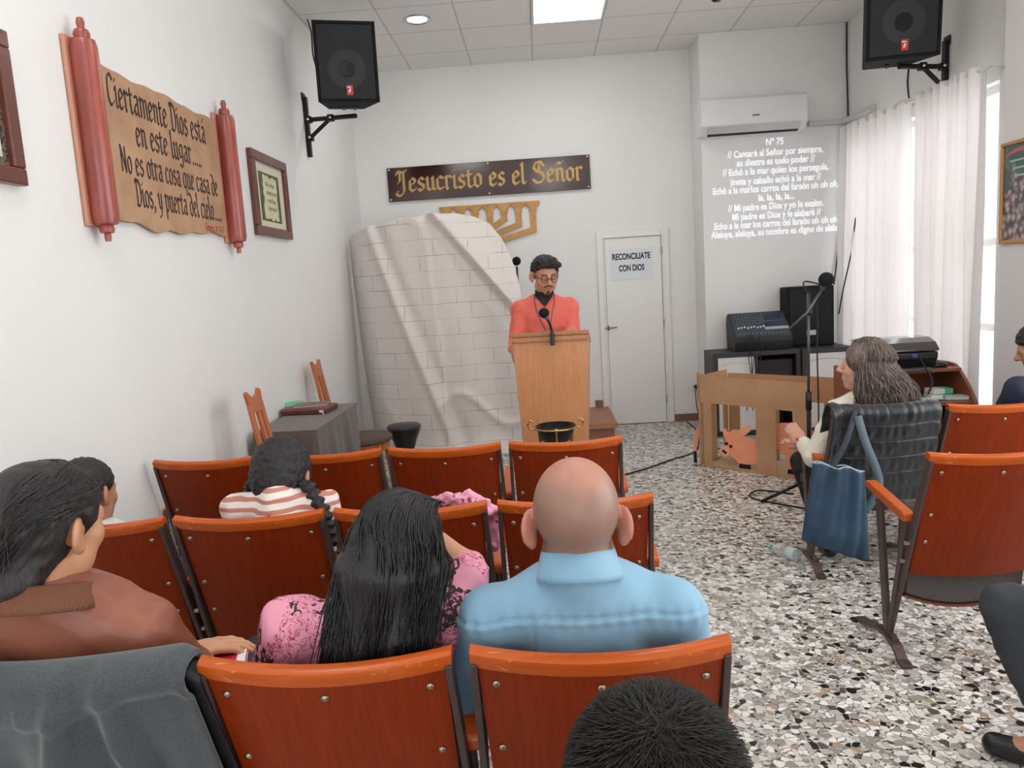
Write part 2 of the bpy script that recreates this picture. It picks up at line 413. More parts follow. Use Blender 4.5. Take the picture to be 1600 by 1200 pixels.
MB().ball((-.03, -.02, -.05), .03).build('joint', mat('black_plastic', (22, 22, 23), .4), t, smooth=True)
# ------------------------------------------------------------------ lettering
G = {  # pen strokes on a grid: x-height 5, ascender 8, baseline 0; first number is the advance width
 'a': (4, [[(.6, 4.6), (1.6, 5), (2.8, 4.4), (2.8, .6), (3.5, 0)], [(2.8, 2.9), (1.2, 2.7), (.4, 1.5), (1, .1), (2.8, .9)]]),
 'c': (3.4, [[(2.7, 4.3), (1.5, 5), (.4, 4), (.4, .9), (1.4, 0), (2.8, .7)]]),
 'd': (4.1, [[(.3, 7.6), (1.6, 7.2), (3, 5.3), (3, .9), (1.7, 0), (.4, .9), (.4, 3.5), (1.5, 4.7), (3, 4.4)]]),
 'e': (3.5, [[(.5, 2.3), (2.7, 3.4), (2.5, 4.4), (1.5, 5), (.4, 4), (.4, .9), (1.4, 0), (2.8, .8)]]),
 'g': (4, [[(3, 4.7), (1.5, 4.9), (.4, 3.9), (.5, 1.5), (1.6, .9), (2.8, 1.7)], [(2.9, 4.8), (2.9, -.8), (1.7, -2.2), (.2, -1.5)]]),
 'i': (2, [[(0, 4.4), (.6, 5), (.6, .6), (1.3, 0), (1.8, .4)], [(.4, 6.6), (.9, 7.1)]]),
 'l': (2, [[(0, 7.4), (.6, 8), (.6, .7), (1.3, 0), (1.8, .5)]]),
 'm': (6.2, [[(0, 4.5), (.6, 5), (.6, 0)], [(.6, 4), (1.9, 5), (2.8, 4.2), (2.8, 0)], [(2.8, 4), (4.1, 5), (5, 4.2), (5, .6), (5.7, 0)]]),
 'n': (4.1, [[(0, 4.5), (.6, 5), (.6, .2)], [(.6, 4), (1.9, 5), (2.8, 4.2), (2.8, .6), (3.5, 0)]]),
 'o': (3.8, [[(1.7, 5), (.4, 4), (.4, 1), (1.6, 0), (2.9, 1), (2.9, 4), (1.7, 5)]]),
 'p': (4, [[(0, 4.5), (.6, 5), (.6, -2.6)], [(.6, 4.2), (2, 5), (3, 4), (3, 1), (1.9, 0), (.6, .7)]]),
 'q': (4, [[(2.9, 4.6), (1.5, 5), (.4, 4), (.4, 1), (1.5, 0), (2.9, .9)], [(2.9, 5), (2.9, -2.6)]]),
 'r': (3.1, [[(0, 4.5), (.6, 5), (.6, .4), (1.1, 0)], [(.6, 4), (1.7, 5), (2.6, 4.4)]]),
 's': (3.3, [[(2.5, 4.3), (1.5, 5), (.5, 4.2), (.6, 3.1), (2.4, 2), (2.4, .8), (1.3, 0), (.2, .6)]]),
 't': (2.8, [[(.8, 6.4), (.8, .8), (1.5, 0), (2.5, .6)], [(-.2, 4.7), (2.2, 5)]]),
 'u': (4.2, [[(0, 4.4), (.6, 5), (.6, .8), (1.5, 0), (2.9, 1)], [(2.4, 4.5), (2.9, 5), (2.9, .6), (3.7, 0)]]),
 'y': (4, [[(.1, 4.6), (.7, 5), (.9, 1.4), (1.8, .4), (3, 1.6)], [(3, 5), (2.9, .6), (1.7, -1.9), (.3, -2.3)]]),
 'C': (4.6, [[(4, 6.6), (2.6, 7.8), (.8, 6.6), (.5, 2), (1.8, 0), (4, 1.2)]]),
 'D': (5.4, [[(.2, 7), (1.2, 7.6), (1.2, .4)], [(.2, 7.7), (2.8, 7.6), (4.4, 5.8), (4.4, 2), (2.8, 0), (.6, .3)]]),
 'N': (5, [[(.7, .2), (.7, 7.4)], [(.2, 7.7), (1, 7.2), (3.8, .2)], [(3.9, 0), (3.9, 7.6)]]),
 'G': (5, [[(4, 6.6), (2.6, 7.8), (.8, 6.6), (.5, 2), (1.8, 0), (3.8, 1), (3.8, 3.4), (2.6, 3.4)]]),
 'J': (5.2, [[(.2, 6.6), (.9, 7.9), (3.2, 7.3), (4.6, 8.1)], [(3.3, 7.6), (3.3, .2), (2.3, -1.3), (.8, -1.5), (-.2, -.7), (.5, .1)], [(1.7, 7.4), (1.7, 4.2), (.8, 3.4)]]),
 'S': (5.8, [[(5, 6.4), (3.6, 8), (1.4, 7.6), (.7, 5.8), (1.6, 4.6), (4.2, 3.6), (5, 2), (4, .3), (1.8, 0), (.2, 1.4)], [(2.9, 7.0), (2.9, 4.6)]]),
 ',': (1.6, [[(.4, .5), (.8, 0), (.3, -1.2)]]), '.': (1.6, [[(.4, .5), (.8, 0)]]), ':': (1.8, [[(.4, .5), (.8, 0)], [(.4, 3.5), (.8, 3)]]), '-': (2.4, [[(.2, 2.4), (1.8, 2.6)]]),
 '1': (2, [[(.2, 5.4), (.9, 6.4), (.9, 0)]]), '2': (3.4, [[(.4, 5.2), (1.5, 6.4), (2.6, 5.2), (.3, .2), (2.9, .3)]]), '6': (3.4, [[(2.5, 6.3), (.8, 4), (.5, 1.2), (1.6, 0), (2.7, 1.4), (1.8, 3), (.5, 2)]]),
 '7': (3, [[(.2, 6.2), (2.6, 6.2), (1, 0)]]), '8': (3.4, [[(1.5, 3.3), (.5, 4.8), (1.5, 6.3), (2.5, 4.8), (.4, 1.4), (1.5, 0), (2.7, 1.4), (1.5, 3.3)]]), ' ': (2.2, []),
}
G['á'] = (G['a'][0], G['a'][1]+[[(1.4, 6.4), (2.6, 7.6)]])
G['ñ'] = (G['n'][0], G['n'][1]+[[(.4, 6.6), (1.1, 7.3), (2, 6.7), (2.9, 7.4)]])
PEN = [0]
def hull(P):
    P = sorted(set((round(a, 5), round(b, 5)) for a, b in P))
    if len(P) < 3: return P
    def half(Q):
        o = []
        for p in Q:
            while len(o) > 1 and (o[-1][0]-o[-2][0])*(p[1]-o[-2][1])-(o[-1][1]-o[-2][1])*(p[0]-o[-2][0]) <= 0: o.pop()
            o.append(p)
        return o
    a, b = half(P), half(P[::-1]); return a[:-1]+b[:-1]
def pen_width(txt, gap=0): return sum(G[c][0]+gap for c in txt)
def pen(mb, txt, org, ex, ez, en, size, nib=1.0, thin=.22, ang=40, depth=.0012, soft=False, gap=0.0, width=None):
    """writes txt with a broad pen; org = start of the baseline, ex/ez = unit directions, en = towards the reader, size = x-height"""
    u = size/5; ux = u if width is None else width/pen_width(txt, gap)
    a = math.radians(ang); n = (math.cos(a)*nib/2, math.sin(a)*nib/2); t = (-math.sin(a)*thin/2, math.cos(a)*thin/2)
    corners = [(n[0]*i+t[0]*j, n[1]*i+t[1]*j) for i in (-1, 1) for j in (-1, 1)]
    x = 0; org = V(org); ex, ez, en = V(ex), V(ez), V(en)
    for c in txt:
        w_, st = G[c]
        for k, s_ in enumerate(st):
            P = [(p[0], p[1]) for p in s_]
            if soft and len(P) > 2: P = [(q.x, q.y) for q in catmull([(p[0], p[1], 0) for p in P], 4)]
            for p, q in zip(P[:-1], P[1:]):
                h = hull([(p[0]+d[0], p[1]+d[1]) for d in corners]+[(q[0]+d[0], q[1]+d[1]) for d in corners])
                if len(h) < 3: continue
                pts = [org+ex*((x+a_)*ux)+ez*(b_*u) for a_, b_ in h]
                if ex.cross(ez).dot(en) < 0: pts = pts[::-1]
                PEN[0] += 1; mb.prism(pts, en*depth*(1+.045*(PEN[0] % 9)))
        x += w_+gap
    return mb
def text(name, body, m, parent, loc, ex, ez, size, align='CENTER', bold=0.0, ext=.001, line=1.0, width=None):
    """plain printed lettering as a mesh; ex/ez are the reading and the up directions"""
    cu = bpy.data.curves.new('lettering', 'FONT'); cu.body = body; cu.size = size; cu.align_x = align; cu.offset = bold*size; cu.extrude = ext; cu.space_line = line
    o = bpy.data.objects.new('lettering', cu); COL.objects.link(o); dg = bpy.context.evaluated_depsgraph_get()
    me = bpy.data.meshes.new_from_object(o.evaluated_get(dg)); COL.objects.unlink(o); bpy.data.objects.remove(o)
    ex, ez = V(ex).normalized(), V(ez).normalized(); en = ex.cross(ez)
    xs = [v.co.x for v in me.vertices]; k = 1 if width is None else width/(max(xs)-min(xs))
    for v in me.vertices: v.co = V(loc)+ex*(v.co.x*k)+ez*v.co.y+en*v.co.z
    me.materials.clear(); return link(name, me, m, parent)
# ------------------------------------------------------------------ left wall: scroll plaque and frames
EX, EZ, EN = (0, 1, 0), (0, 0, 1), (1, 0, 0)                 # reading direction on the left wall
ink = mat('dark_brown_ink', (44, 30, 24), .6)
parch = NT('parchment'); v_ = parch.coord(); n1 = parch.noise(v_, 5, 6, .65).outputs[0]; n2 = parch.noise(v_, 40, 4).outputs[0]
pc = parch.mix(parch.ramp(n1, [(.32, (0, 0, 0, 1)), (.72, (1, 1, 1, 1))]), lin((168, 128, 96)), lin((198, 160, 126)))
pc = parch.mix(parch.ramp(n1, [(.245, (1, 1, 1, 1)), (.275, (0, 0, 0, 1))]), pc, lin((140, 78, 62)))
parch.p(Base_Color=parch.mix(parch.math('MULTIPLY', n2, .25), pc, lin((150, 110, 82))), Roughness=.65); parch.bump(n2, .2, .004)
roller_m = NT('painted_roller'); v_ = roller_m.coord((1, 1, .25)); n1 = roller_m.noise(v_, 12, 4).outputs[0]
roller_m.p(Base_Color=roller_m.mix(roller_m.ramp(n1, [(.35, (0, 0, 0, 1)), (.7, (1, 1, 1, 1))]), lin((128, 52, 44)), lin((176, 82, 64))), Roughness=.35, Coat_Weight=.4, Coat_Roughness=.25)
plaque = thing('scroll_plaque', 'large parchment scroll plaque with two red-brown rollers on the left wall', 'wall plaque', (LX, 3.7, 1.9))
PO = V((LX, 3.7, 1.9))
edge = []
y0, y1, zb, zt = 3.10, 4.335, 1.905, 2.550
for k in range(25): u = k/24; edge.append((y0+(y1-y0)*u, zb+.012*math.sin(9*u)+.006*math.sin(31*u)-(.02 if .2 < u < .45 else 0)*math.sin((u-.2)*12.5)))
for k in range(25): u = 1-k/24; edge.append((y0+(y1-y0)*u, zt+.006*math.sin(13*u+1)+.004*math.sin(37*u)))
MB().prism([V((.012, p[0], p[1]))-V((0, PO.y, PO.z)) for p in edge], (.014, 0, 0)).build('parchment_sheet', parch.m, plaque, bevel=.003)
L_ = MB()
for txt, a, b, zz, xh in (('Ciertamente Dios está', 3.245, 4.19, 2.398, .082), ('en este lugar.....', 3.44, 4.105, 2.262, .076), ('No es otra cosa que casa de', 3.285, 4.275, 2.128, .070), ('Dios, y puerta del cielo.....', 3.375, 4.285, 1.992, .072)):
    pen(L_, txt, V((.0262, a, zz))-V((0, PO.y, PO.z)), EX, EZ, EN, xh, 1.05, .3, 38, .0008, soft=True, gap=.35, width=b-a)
L_.build('lettering', ink, plaque)
pen(MB(), 'Genesis 28: 16-17', V((.0262, 4.06, 1.925))-V((0, PO.y, PO.z)), EX, EZ, EN, .026, .8, .3, 38, .0008, soft=True, gap=.3, width=.23).build('reference_line', mat('red_ink', (176, 60, 52), .6), plaque)
for yc, zz0, zz1 in ((3.055, 1.815, 2.680), (4.405, 1.815, 2.675)):
    H_ = zz1-zz0; r = .052
    prof = [(.0, 0), (.011, 0), (.014, .02), (.012, .03), (.026, .034), (.03, .05), (.026, .062), (.046, .068), (r, .095), (r, H_-.115), (.046, H_-.088), (.028, H_-.080), (.032, H_-.066), (.026, H_-.05), (.013, H_-.046), (.016, H_-.02), (.012, H_-.004), (.002, H_)]
    ro = MB().lathe([(max(a, .001), b) for a, b in prof], V((.057, yc, zz0))-V((0, PO.y, PO.z)), 24).build('roller', roller_m.m, plaque, smooth=True, angle=50)
    MB().span((.004, yc-.062-PO.y, zz0+.06-PO.z), (.02, yc+.05-PO.y, zz1-.075-PO.z)).build('backing_board', mat('pink_board_edge', (196, 138, 112), .6), ro, bevel=.004)
frame_m = mat('reddish_frame_wood', (98, 50, 38), .38, var=.18, vs=30, coat=.3)
def wall_frame(name, label, cat, y0, y1, z0, z1, w_, d_, x, sgn, fm, tilt=0):
    """a picture frame lying on a side wall; sgn +1 faces +x"""
    t = thing(name, label, cat, (x, (y0+y1)/2, (z0+z1)/2)); hy, hz = (y1-y0)/2, (z1-z0)/2
    f = MB()
    for a, b, c_, e in ((-hy, -hz, hy, -hz+w_), (-hy, hz-w_, hy, hz), (-hy, -hz+w_, -hy+w_, hz-w_), (hy-w_, -hz+w_, hy, hz-w_)): f.span((.002*sgn, a, b), (d_*sgn, c_, e))
    f.build('frame', fm, t, bevel=.006); return t, hy-w_, hz-w_
cream = mat('cream_mat_board', (214, 208, 190), .7)
t, hy, hz = wall_frame('framed_text', 'small brown framed text with green mat near the scroll plaque', 'framed picture', 4.83, 5.50, 1.950, 2.490, .062, .035, LX, 1, frame_m)
MB().span((.004, -hy, -hz), (.012, hy, hz)).build('mat_board', cream, t)
MB().span((.0122, -hy*.70, -hz*.80), (.0135, hy*.68, hz*.72)).build('green_panel', mat('olive_green', (88, 92, 52), .7, var=.15), t)
r_ = random.Random(3); pts = []
for k in range(40):
    a = k/40*4; s_ = int(a); f_ = a-s_; j = r_.uniform(-.012, .012); q = [(-.13+.26*f_, -.14+j), (.13+j, -.14+.28*f_), (.13-.26*f_, .14+j), (-.13+j, .14-.28*f_)][s_]; pts.append((.0136, q[0]-.0, q[1]-.01))
sheet = MB().prism(pts, (.0008, 0, 0)).build('torn_sheet', mat('old_paper', (206, 204, 170), .7, var=.1), t)
sm = MB()
for k, (txt, wd) in enumerate((('No temas', .17), ('porque yo estoy', .2), ('contigo', .15), ('siempre', .16))):
    txt = txt.replace('m', 'n').replace('b', 'l').replace('p', 'q').replace('v', 'u')
    pen(sm, ''.join(c for c in txt if c in G), V((.0146, -.08+.008*k, .065-.052*k)), EX, EZ, EN, .018, 1, .3, 38, .0004, soft=True, width=wd)
sm.build('faint_writing', mat('faded_ink', (112, 112, 84), .7), sheet)
t, hy, hz = wall_frame('framed_picture', 'dark brown picture frame cut off by the left edge of the photo', 'framed picture', 2.10, 2.645, 1.985, 2.500, .058, .035, LX, 1, frame_m)
lace = NT('dark_lace'); v_ = lace.coord(); vo = lace.n('ShaderNodeTexVoronoi', {'Vector': v_, 'Scale': 90})
lace.p(Base_Color=lace.ramp(vo.outputs['Distance'], [(.4, lin((34, 26, 24))), (.55, lin((110, 92, 80)))]), Roughness=.6)
MB().span((.004, -hy, -hz), (.014, hy, hz)).build('lace_border', lace.m, t)
MB().span((.0142, -hy+.03, -hz+.03), (.0155, hy-.03, hz-.03)).build('mat_board', mat('greenish_mat', (196, 200, 184), .7), t)
# ------------------------------------------------------------------ back wall: sign board and candelabrum
BX, BZ, BN = (1, 0, 0), (0, 0, 1), (0, -1, 0)
board_m = mat('glossy_maroon_board', (58, 26, 24), .12, coat=.7); gold = mat('gold_letter_paint', (190, 152, 88), .38, .25)
s0, s1 = at(604, 263, y=DY-.03), at(921, 243, y=DY-.03)
t = thing('sign_board', 'long maroon sign board with gold blackletter words on the back wall', 'sign', ((s0.x+s1.x)/2, DY, 2.605))
hw = (s1.x-s0.x)/2
MB().span((-hw, -.032, -.168), (hw, -.020, .168)).build('board', board_m, t, bevel=.003)
pen(MB(), 'Jesucristo es el Señor', (-hw+.085, -.0325, -.075), BX, BZ, BN, .128, 1.15, .3, 42, .003, gap=.25, width=2*hw-.15).build('lettering', gold, t)
for sx in (-1, 0, 1):
    for sz in (-1, 1):
        MB().lathe([(.012, 0), (.012, .022), (.009, .026), (.001, .027)], (sx*(hw-.022), -.012, sz*.148), 12, Rx(math.radians(90))).build('screw', chrome, t, smooth=True)
wood_mdf = mat('golden_wood', (196, 146, 84), .5, var=.16, vs=14, bump=.1, bs=80)
c0 = V((-.462, DY, 2))
t = thing('wooden_candelabrum', 'seven branched wooden candelabrum cutout on the wall under the sign board', 'wall ornament', (c0.x, DY, 0))
zt = at(832, 314, y=DY-.02).z; zl = 2.0
body = MB(); FB = [0]
def flatbar(pts, w_):
    for p, q in zip(pts[:-1], pts[1:]):
        FB[0] += 1; d = (V(q)-V(p)); a = math.atan2(d.z, d.x)
        body.box(((p[0]+q[0])/2, -.016, (p[2]+q[2])/2), (d.length+w_*.75, .018+.0006*FB[0], w_), Ry(-a))
for k in range(7):
    o = (k-3)*.1470
    body.prism([(o-.0725, -.007, zt), (o-.0725, -.007, zt-.03), (o-.03, -.007, zt-.072), (o-.042, -.007, zt-.09), (o-.03, -.007, zt-.112), (o+.03, -.007, zt-.112), (o+.042, -.007, zt-.09), (o+.03, -.007, zt-.072), (o+.0725, -.007, zt-.03), (o+.0725, -.007, zt)], (0, -.018-.0007*k, 0))
for k in range(1, 4):
    o = k*.147; e = zt-.10-.062*k; b = e-.075-.012*k
    flatbar([(-o, 0, zt-.09), (-o, 0, e), (0, 0, b)], .058); flatbar([(o, 0, zt-.09), (o, 0, e), (0, 0, b)], .058)
flatbar([(0, 0, zt-.09), (0, 0, zt-.78)], .06); flatbar([(-.17, 0, zt-.79), (.17, 0, zt-.79)], .05)
body.build('branches', wood_mdf, t, bevel=.004)
# ------------------------------------------------------------------ paper sheet on the door, air conditioner, projected words
d0, d1 = at(953, 390, y=DY-.026), at(1020, 435, y=DY-.026)
t = thing('door_notice', 'white paper notice with black capitals taped on the white door', 'notice', ((d0.x+d1.x)/2, DY-.026, (d0.z+d1.z)/2))
hx, hz = (d1.x-d0.x)/2, (d0.z-d1.z)/2
MB().span((-hx, -.0015, -hz), (hx, 0, hz)).build('paper', mat('white_paper', (224, 228, 234), .6), t)
black_ink = mat('black_ink', (16, 16, 18), .6)
text('lettering', 'RECONCILIATE', black_ink, t, (0, -.0016, hz*.32), BX, BZ, .085, bold=.035, width=hx*1.82)
text('lettering', 'CON DIOS', black_ink, t, (0, -.0016, -hz*.42), BX, BZ, .085, bold=.035, width=hx*1.22)
a0, a1 = at(1095, 152, y=CY-.22), at(1264, 200, y=CY-.22)
plastic_w = mat('white_plastic', (226, 227, 228), .32)
t = thing('air_conditioner', 'white wall air conditioner above the projected words', 'air conditioner', ((a0.x+a1.x)/2, CY, 2.935))
W = (a1.x-a0.x)/2
pr = [(0, .165), (-.17, .165), (-.205, .14), (-.215, .02), (-.208, -.085), (-.13, -.155), (0, -.165)]
MB().prism([(-W, a, b) for a, b in pr], (2*W, 0, 0)).build('casing', plastic_w, t, bevel=.012, seg=3)
MB().prism([(-W+.06, a, b) for a, b in [(-.2085, -.095), (-.2, -.093), (-.14, -.14), (-.145, -.149)]], (2*W-.12, 0, 0)).build('louver', mat('louver_white', (205, 206, 206), .3), t)
MB().prism([(-W+.07, a, b) for a, b in [(-.146, -.150), (-.140, -.142), (-.115, -.158), (-.121, -.166)]], (2*W-.14, 0, 0)).build('air_slot', mat('black_gap', (30, 30, 32), .6), t)
MB().span((-.02, -.2165, -.022), (.045, -.2125, -.008)).build('badge', mat('badge_grey', (120, 122, 126), .35, .3), t)
proj = NT('projected_light'); proj.p(Base_Color=(.85, .9, .95, 1), Roughness=.6, Emission_Color=(.93, .97, 1, 1), Emission_Strength=.62)
LY = [('Nº 75', 1197, 1224, 222), ('// Cantaré al Señor por siempre,', 1137, 1286, 238), ('su diestra es todo poder //', 1151, 1273, 252), ('// Echó a la mar quien los perseguía,', 1129, 1295, 266), ('jineta y caballo echó a la mar //', 1141, 1283, 281), ('Echó a la marlos carros del faraón oh oh oh,', 1114, 1310, 294), ('la, la, la, la...', 1185, 1241, 308), ('// Mi padre es Dios y yo le exalto.', 1138, 1287, 322), ('Mi padre es Dios y le alabaré //', 1144, 1282, 336), ('Echo a la mar los carros del faraón oh oh oh,', 1116, 1310, 349), ('Aleluya, aleluya, su nombre es digno de alabar', 1111, 1316, 362)]
t = thing('projected_lyrics', 'white projected song words on the wall below the air conditioner', 'projection', (2.27, CY-.001, 2.3))
for s_, x0, x1, yc in LY:
    a, b = at(x0, yc+4-(x0-1212)*-.045 if False else yc+4, y=CY-.002), at(x1, yc+4, y=CY-.002)
    cx, wd = (a.x+b.x)/2, b.x-a.x; cz = at((x0+x1)/2, yc+4, y=CY-.002).z
    text('lettering', s_, proj.m, t, (cx-2.27, -.001, cz-2.3), BX, BZ, .087, bold=.012, ext=.0004, width=wd)
# ------------------------------------------------------------------ theatre seats
PT = .523; HX = PT/2
def wood(name, c, c2, worn=None, sc=(1, 14, 1), rough=.32, coat=.35, vs=6):
    t = NT(name); v = t.coord(sc); n = t.noise(v, vs, 5, .6, .6).outputs[0]
    col = t.mix(t.ramp(n, [(.3, (0, 0, 0, 1)), (.72, (1, 1, 1, 1))]), lin(c), lin(c2))
    if worn:
        v2 = t.coord((3, 60, 20)); q = t.noise(v2, 3.2, 6, .7).outputs[0]; col = t.mix(t.ramp(q, [(.60, (0, 0, 0, 1)), (.66, (1, 1, 1, 1))]), col, lin(worn))
    t.p(Base_Color=col, Roughness=rough, Coat_Weight=coat, Coat_Roughness=.2); return t.m
seat_wood = wood('orange_seat_veneer', (120, 37, 4), (142, 49, 7), sc=(14, 1, 1), coat=.03, rough=.42)
for _m in (seat_wood,): _m.node_tree.nodes['Principled BSDF'].inputs['Specular IOR Level'].default_value = .18
rail_wood = wood('orange_rail_wood', (172, 74, 18), (192, 88, 24), (208, 140, 80), sc=(1, 14, 14), coat=.12)
rail_wood.node_tree.nodes['Principled BSDF'].inputs['Specular IOR Level'].default_value = .3
steel = mat('brown_painted_steel', (78, 62, 58), .42, .2, var=.1, vs=20)
uph = mat('grey_upholstery', (82, 76, 74), .85, var=.1, vs=40, bump=.3, bs=300)
screw_m = mat('screw_metal', (170, 158, 140), .3, 1)
TH = math.radians(20.2); AX = V((0, -math.sin(TH), math.cos(TH))); BK = V((0, -math.cos(TH), -math.sin(TH)))
PB = V((0, .19, .36)); PL = .533
def on_back(x, s, out=0.0, w_=.482): return PB+AX*s+BK*(.034*(1-(2*x/w_)**2)+out)+V((x, 0, 0))
def panel_mesh():
    m = MB(); xs = [-.5+i/16 for i in range(17)]
    def ww(s): return .446+.016*s/PL
    ss = [PL*i/8 for i in range(9)]
    back = [[on_back(x*ww(s), s) for x in xs] for s in ss]; front = [[on_back(x*ww(s), s, -.018) for x in xs] for s in ss]
    m.grid(back); m.grid(front)
    for a, b in ((back[0], front[0]), (back[-1], front[-1]), ([r[0] for r in back], [r[0] for r in front]), ([r[-1] for r in back], [r[-1] for r in front])): m.grid([a, b])
    return m
def rail_mesh():
    m = MB(); rows = []
    for i in range(21):
        x = (-.5+i/20)*.488
        rows.append([on_back(x, PL-.026+a, b) for a, b in ((0, .0045), (.022, .0055), (.030, .002), (.032, -.006), (.031, -.022), (.026, -.028), (0, -.026))])
    m.grid(rows, closed=True); m.f += [list(range(7)), list(range(20*7, 21*7))]; m.mi += [0, 0]; return m
def bar(m, p, q, w_, t_):
    p, q = V(p), V(q); d = q-p; a = math.atan2(d.y, d.z); return m.box((p+q)/2, (t_, w_, d.length), Rx(-a))
def bar2(m, p, q, w_, t_):
    p, q = V(p), V(q); d = q-p; n = V((0, d.z, -d.y)).normalized()*(w_/2); x = V((t_/2, 0, 0))
    return m.add([p-x-n, p+x-n, p+x+n, p-x+n, q-x-n, q+x-n, q+x+n, q-x+n], [(0, 1, 2, 3), (4, 7, 6, 5), (0, 4, 5, 1), (1, 5, 6, 2), (2, 6, 7, 3), (3, 7, 4, 0)])
def rear_post(s): return bar2(MB(), (s*.2375, .017, .846), (s*(HX-.010), .288, .075), .034, .014)
def standard(x):
    m = MB(); bar(m, (x, .375, .60), (x, .30, .075), .040, .019); m.box((x, .29, .068), (.022, .11, .03)); bar(m, (x, .15, .585), (x, .285, .08), .03, .012)
    return m
def foot(x):
    m = MB(); pts = [(.13, .006), (.17, .010), (.215, .045), (.29, .062), (.37, .055), (.45, .030), (.53, .010), (.56, .006)]
    top = [V((x-.021, y, z+.012)) for y, z in pts]; bot = [V((x-.021, y, z-.006)) for y, z in pts][::-1]
    m.prism(top+bot, (.042, 0, 0)); return m
arm_mesh = MB().prism([(-.021, y, z) for y, z in ((.128, .588), (.135, .580), (.45, .625), (.465, .634), (.462, .654), (.44, .656), (.135, .618), (.128, .610))], (.042, 0, 0))
def make_seat(folded, both, screws=True):
    t = thing('theatre_seat', 'x', 'theatre seat')
    panel_mesh().build('back_panel', seat_wood, t, bevel=.003, angle=40); rail_mesh().build('top_rail', rail_wood, t, angle=50)
    sm = MB().lathe([(.0085, 0), (.0085, .002), (.006, .005), (.002, .0058)], n=10).mesh('screw')
    Rb = Matrix((V((1, 0, 0)), BK.cross(V((1, 0, 0))), BK)).transposed()
    for x, s in ((-.198, PL-.065), (0, PL-.06), (.198, PL-.065), (-.200, PL-.25), (.200, PL-.25), (-.198, .16), (.198, .16)) if screws else ():
        o = link('screw', sm, None, t, True)
        if not sm.materials: sm.materials.append(screw_m)
        o.matrix_local = Matrix.Translation(on_back(x, s)) @ Rb.to_4x4()
    if folded:
        m = MB(); rows = []
        for i in range(13):
            x = (-.5+i/12)*.44; lo = .195+.05*(2*x/.44)**2
            rows.append([V((x, y, z)) for y, z in ((.225, lo+.02), (.212, .36), (.222, .60), (.245, .63), (.285, .62), (.30, .40), (.285, lo+.015), (.255, lo+.005))])
        m.grid(rows, closed=True); m.f += [list(range(8)), list(range(96, 104))]; m.mi += [0, 0]; m.build('seat_cushion', uph, t, bevel=.006, angle=50)
        MB().grid([[V(((-.5+i/12)*.446, y, .195+.05*(2*(-.5+i/12))**2+z)) for y, z in ((.222, .004), (.222, .014), (.29, .010), (.29, .0))] for i in range(13)], closed=True).build('seat_board', mat('seat_board_wood', (110, 56, 34), .4), t)
    else:
        m = MB(); rows = []
        for i in range(13):
            u = -.5+i/12; x = u*.44; e = .012*(2*u)**4
            rows.append([V((x, y, z)) for y, z in ((.175, .372), (.17, .42), (.20, .448-e), (.40, .452-e), (.58, .456-e), (.615, .43), (.61, .395), (.40, .378))])
        m.grid(rows, closed=True); m.f += [list(range(8)), list(range(96, 104))]; m.mi += [0, 0]; m.build('seat_cushion', uph, t, bevel=.008, angle=50)
        MB().box((0, .39, .365), (.43, .42, .014)).build('seat_board', mat('seat_board_wood', (110, 56, 34), .4), t, bevel=.004)
    for s_ in (-1, 1): rear_post(s_).build('rear_post', steel, t, bevel=.002)
    for x in both:
        standard(x).build('side_frame', steel, t, bevel=.003); foot(x).build('foot', steel, t, bevel=.004)
        a = arm_mesh.build('armrest', rail_wood, t, bevel=.006, seg=3); a.location = (x, 0, 0)
        b = MB()
        for y, z in ((.135, .50), (.165, .42)): b.lathe([(.009, -.012), (.009, .012), (.004, .015)], (x, y, z), 10, Ry(math.radians(-90)))
        b.build('bolt', screw_m, t)
    return t
proto = {}
def seat(x, y, label, group, folded=False, sides='L'):
    key = (folded, sides)
    if key not in proto:
        o = make_seat(folded, [{'L': -HX-.008, 'R': HX-.008, 'A': -HX+.008}[c] for c in sides]); proto[key] = o
        o.location = (x, y, 0); o['label'] = label; o['group'] = group; return o
    return dup(proto[key], (x, y, 0), 0, label, group)
X0 = .074
GL, GR = 'orange theatre seats left of the aisle', 'orange theatre seats right of the aisle'
Y1, Y2, Y3 = 1.33, 2.295, 3.18
seat(X0, Y1, 'nearest orange theatre seat directly behind the person in the light blue shirt', GL, False, 'LR')
seat(X0-PT, Y1, 'nearest orange theatre seat behind the person in the pink floral blouse', GL)
seat(X0-2*PT, Y1, 'nearest orange theatre seat hidden under the grey jacket at the lower left', GL)
seat(X0, Y2, 'orange theatre seat just beyond the person in the light blue shirt', GL, True, 'LR')
seat(X0-PT, Y2, 'orange theatre seat with pink floral garment bunched over its back', GL, True)
seat(X0-2*PT, Y2, 'orange theatre seat behind the person in the striped top', GL)
seat(X0-3*PT, Y2, 'orange theatre seat by the left wall behind the person in the white shirt', GL)
seat(X0, Y3, 'orange theatre seat in the front row right before the lectern', GL, True, 'LR')
seat(X0-PT, Y3, 'orange theatre seat in the front row before the white paper backdrop', GL, True)
seat(X0-2*PT, Y3, 'orange theatre seat in the front row just right of the person in the striped top', GL, True)
seat(X0-3*PT, Y3, 'orange theatre seat in the front row against the left wall', GL, True)
seat(X0, .40, 'orange theatre seat under the person whose dark hair rises at the bottom edge', GL, False, 'LR')
XR = 1.57; R2, R3, R4 = 2.62, 3.49, 1.75
seat(XR, R2, 'orange theatre seat with empty folded cushion at the aisle right of the denim bag', GR, True, 'A')
seat(XR, R3, 'orange theatre seat wrapped in a black quilted vest, behind the person in the cream top', GR, False, 'A')
seat(XR+PT, R3, 'orange theatre seat just right of the black quilted vest', GR)
seat(XR+2*PT, R3, 'orange theatre seat under the person in the navy top at the right edge', GR, False, 'LR')
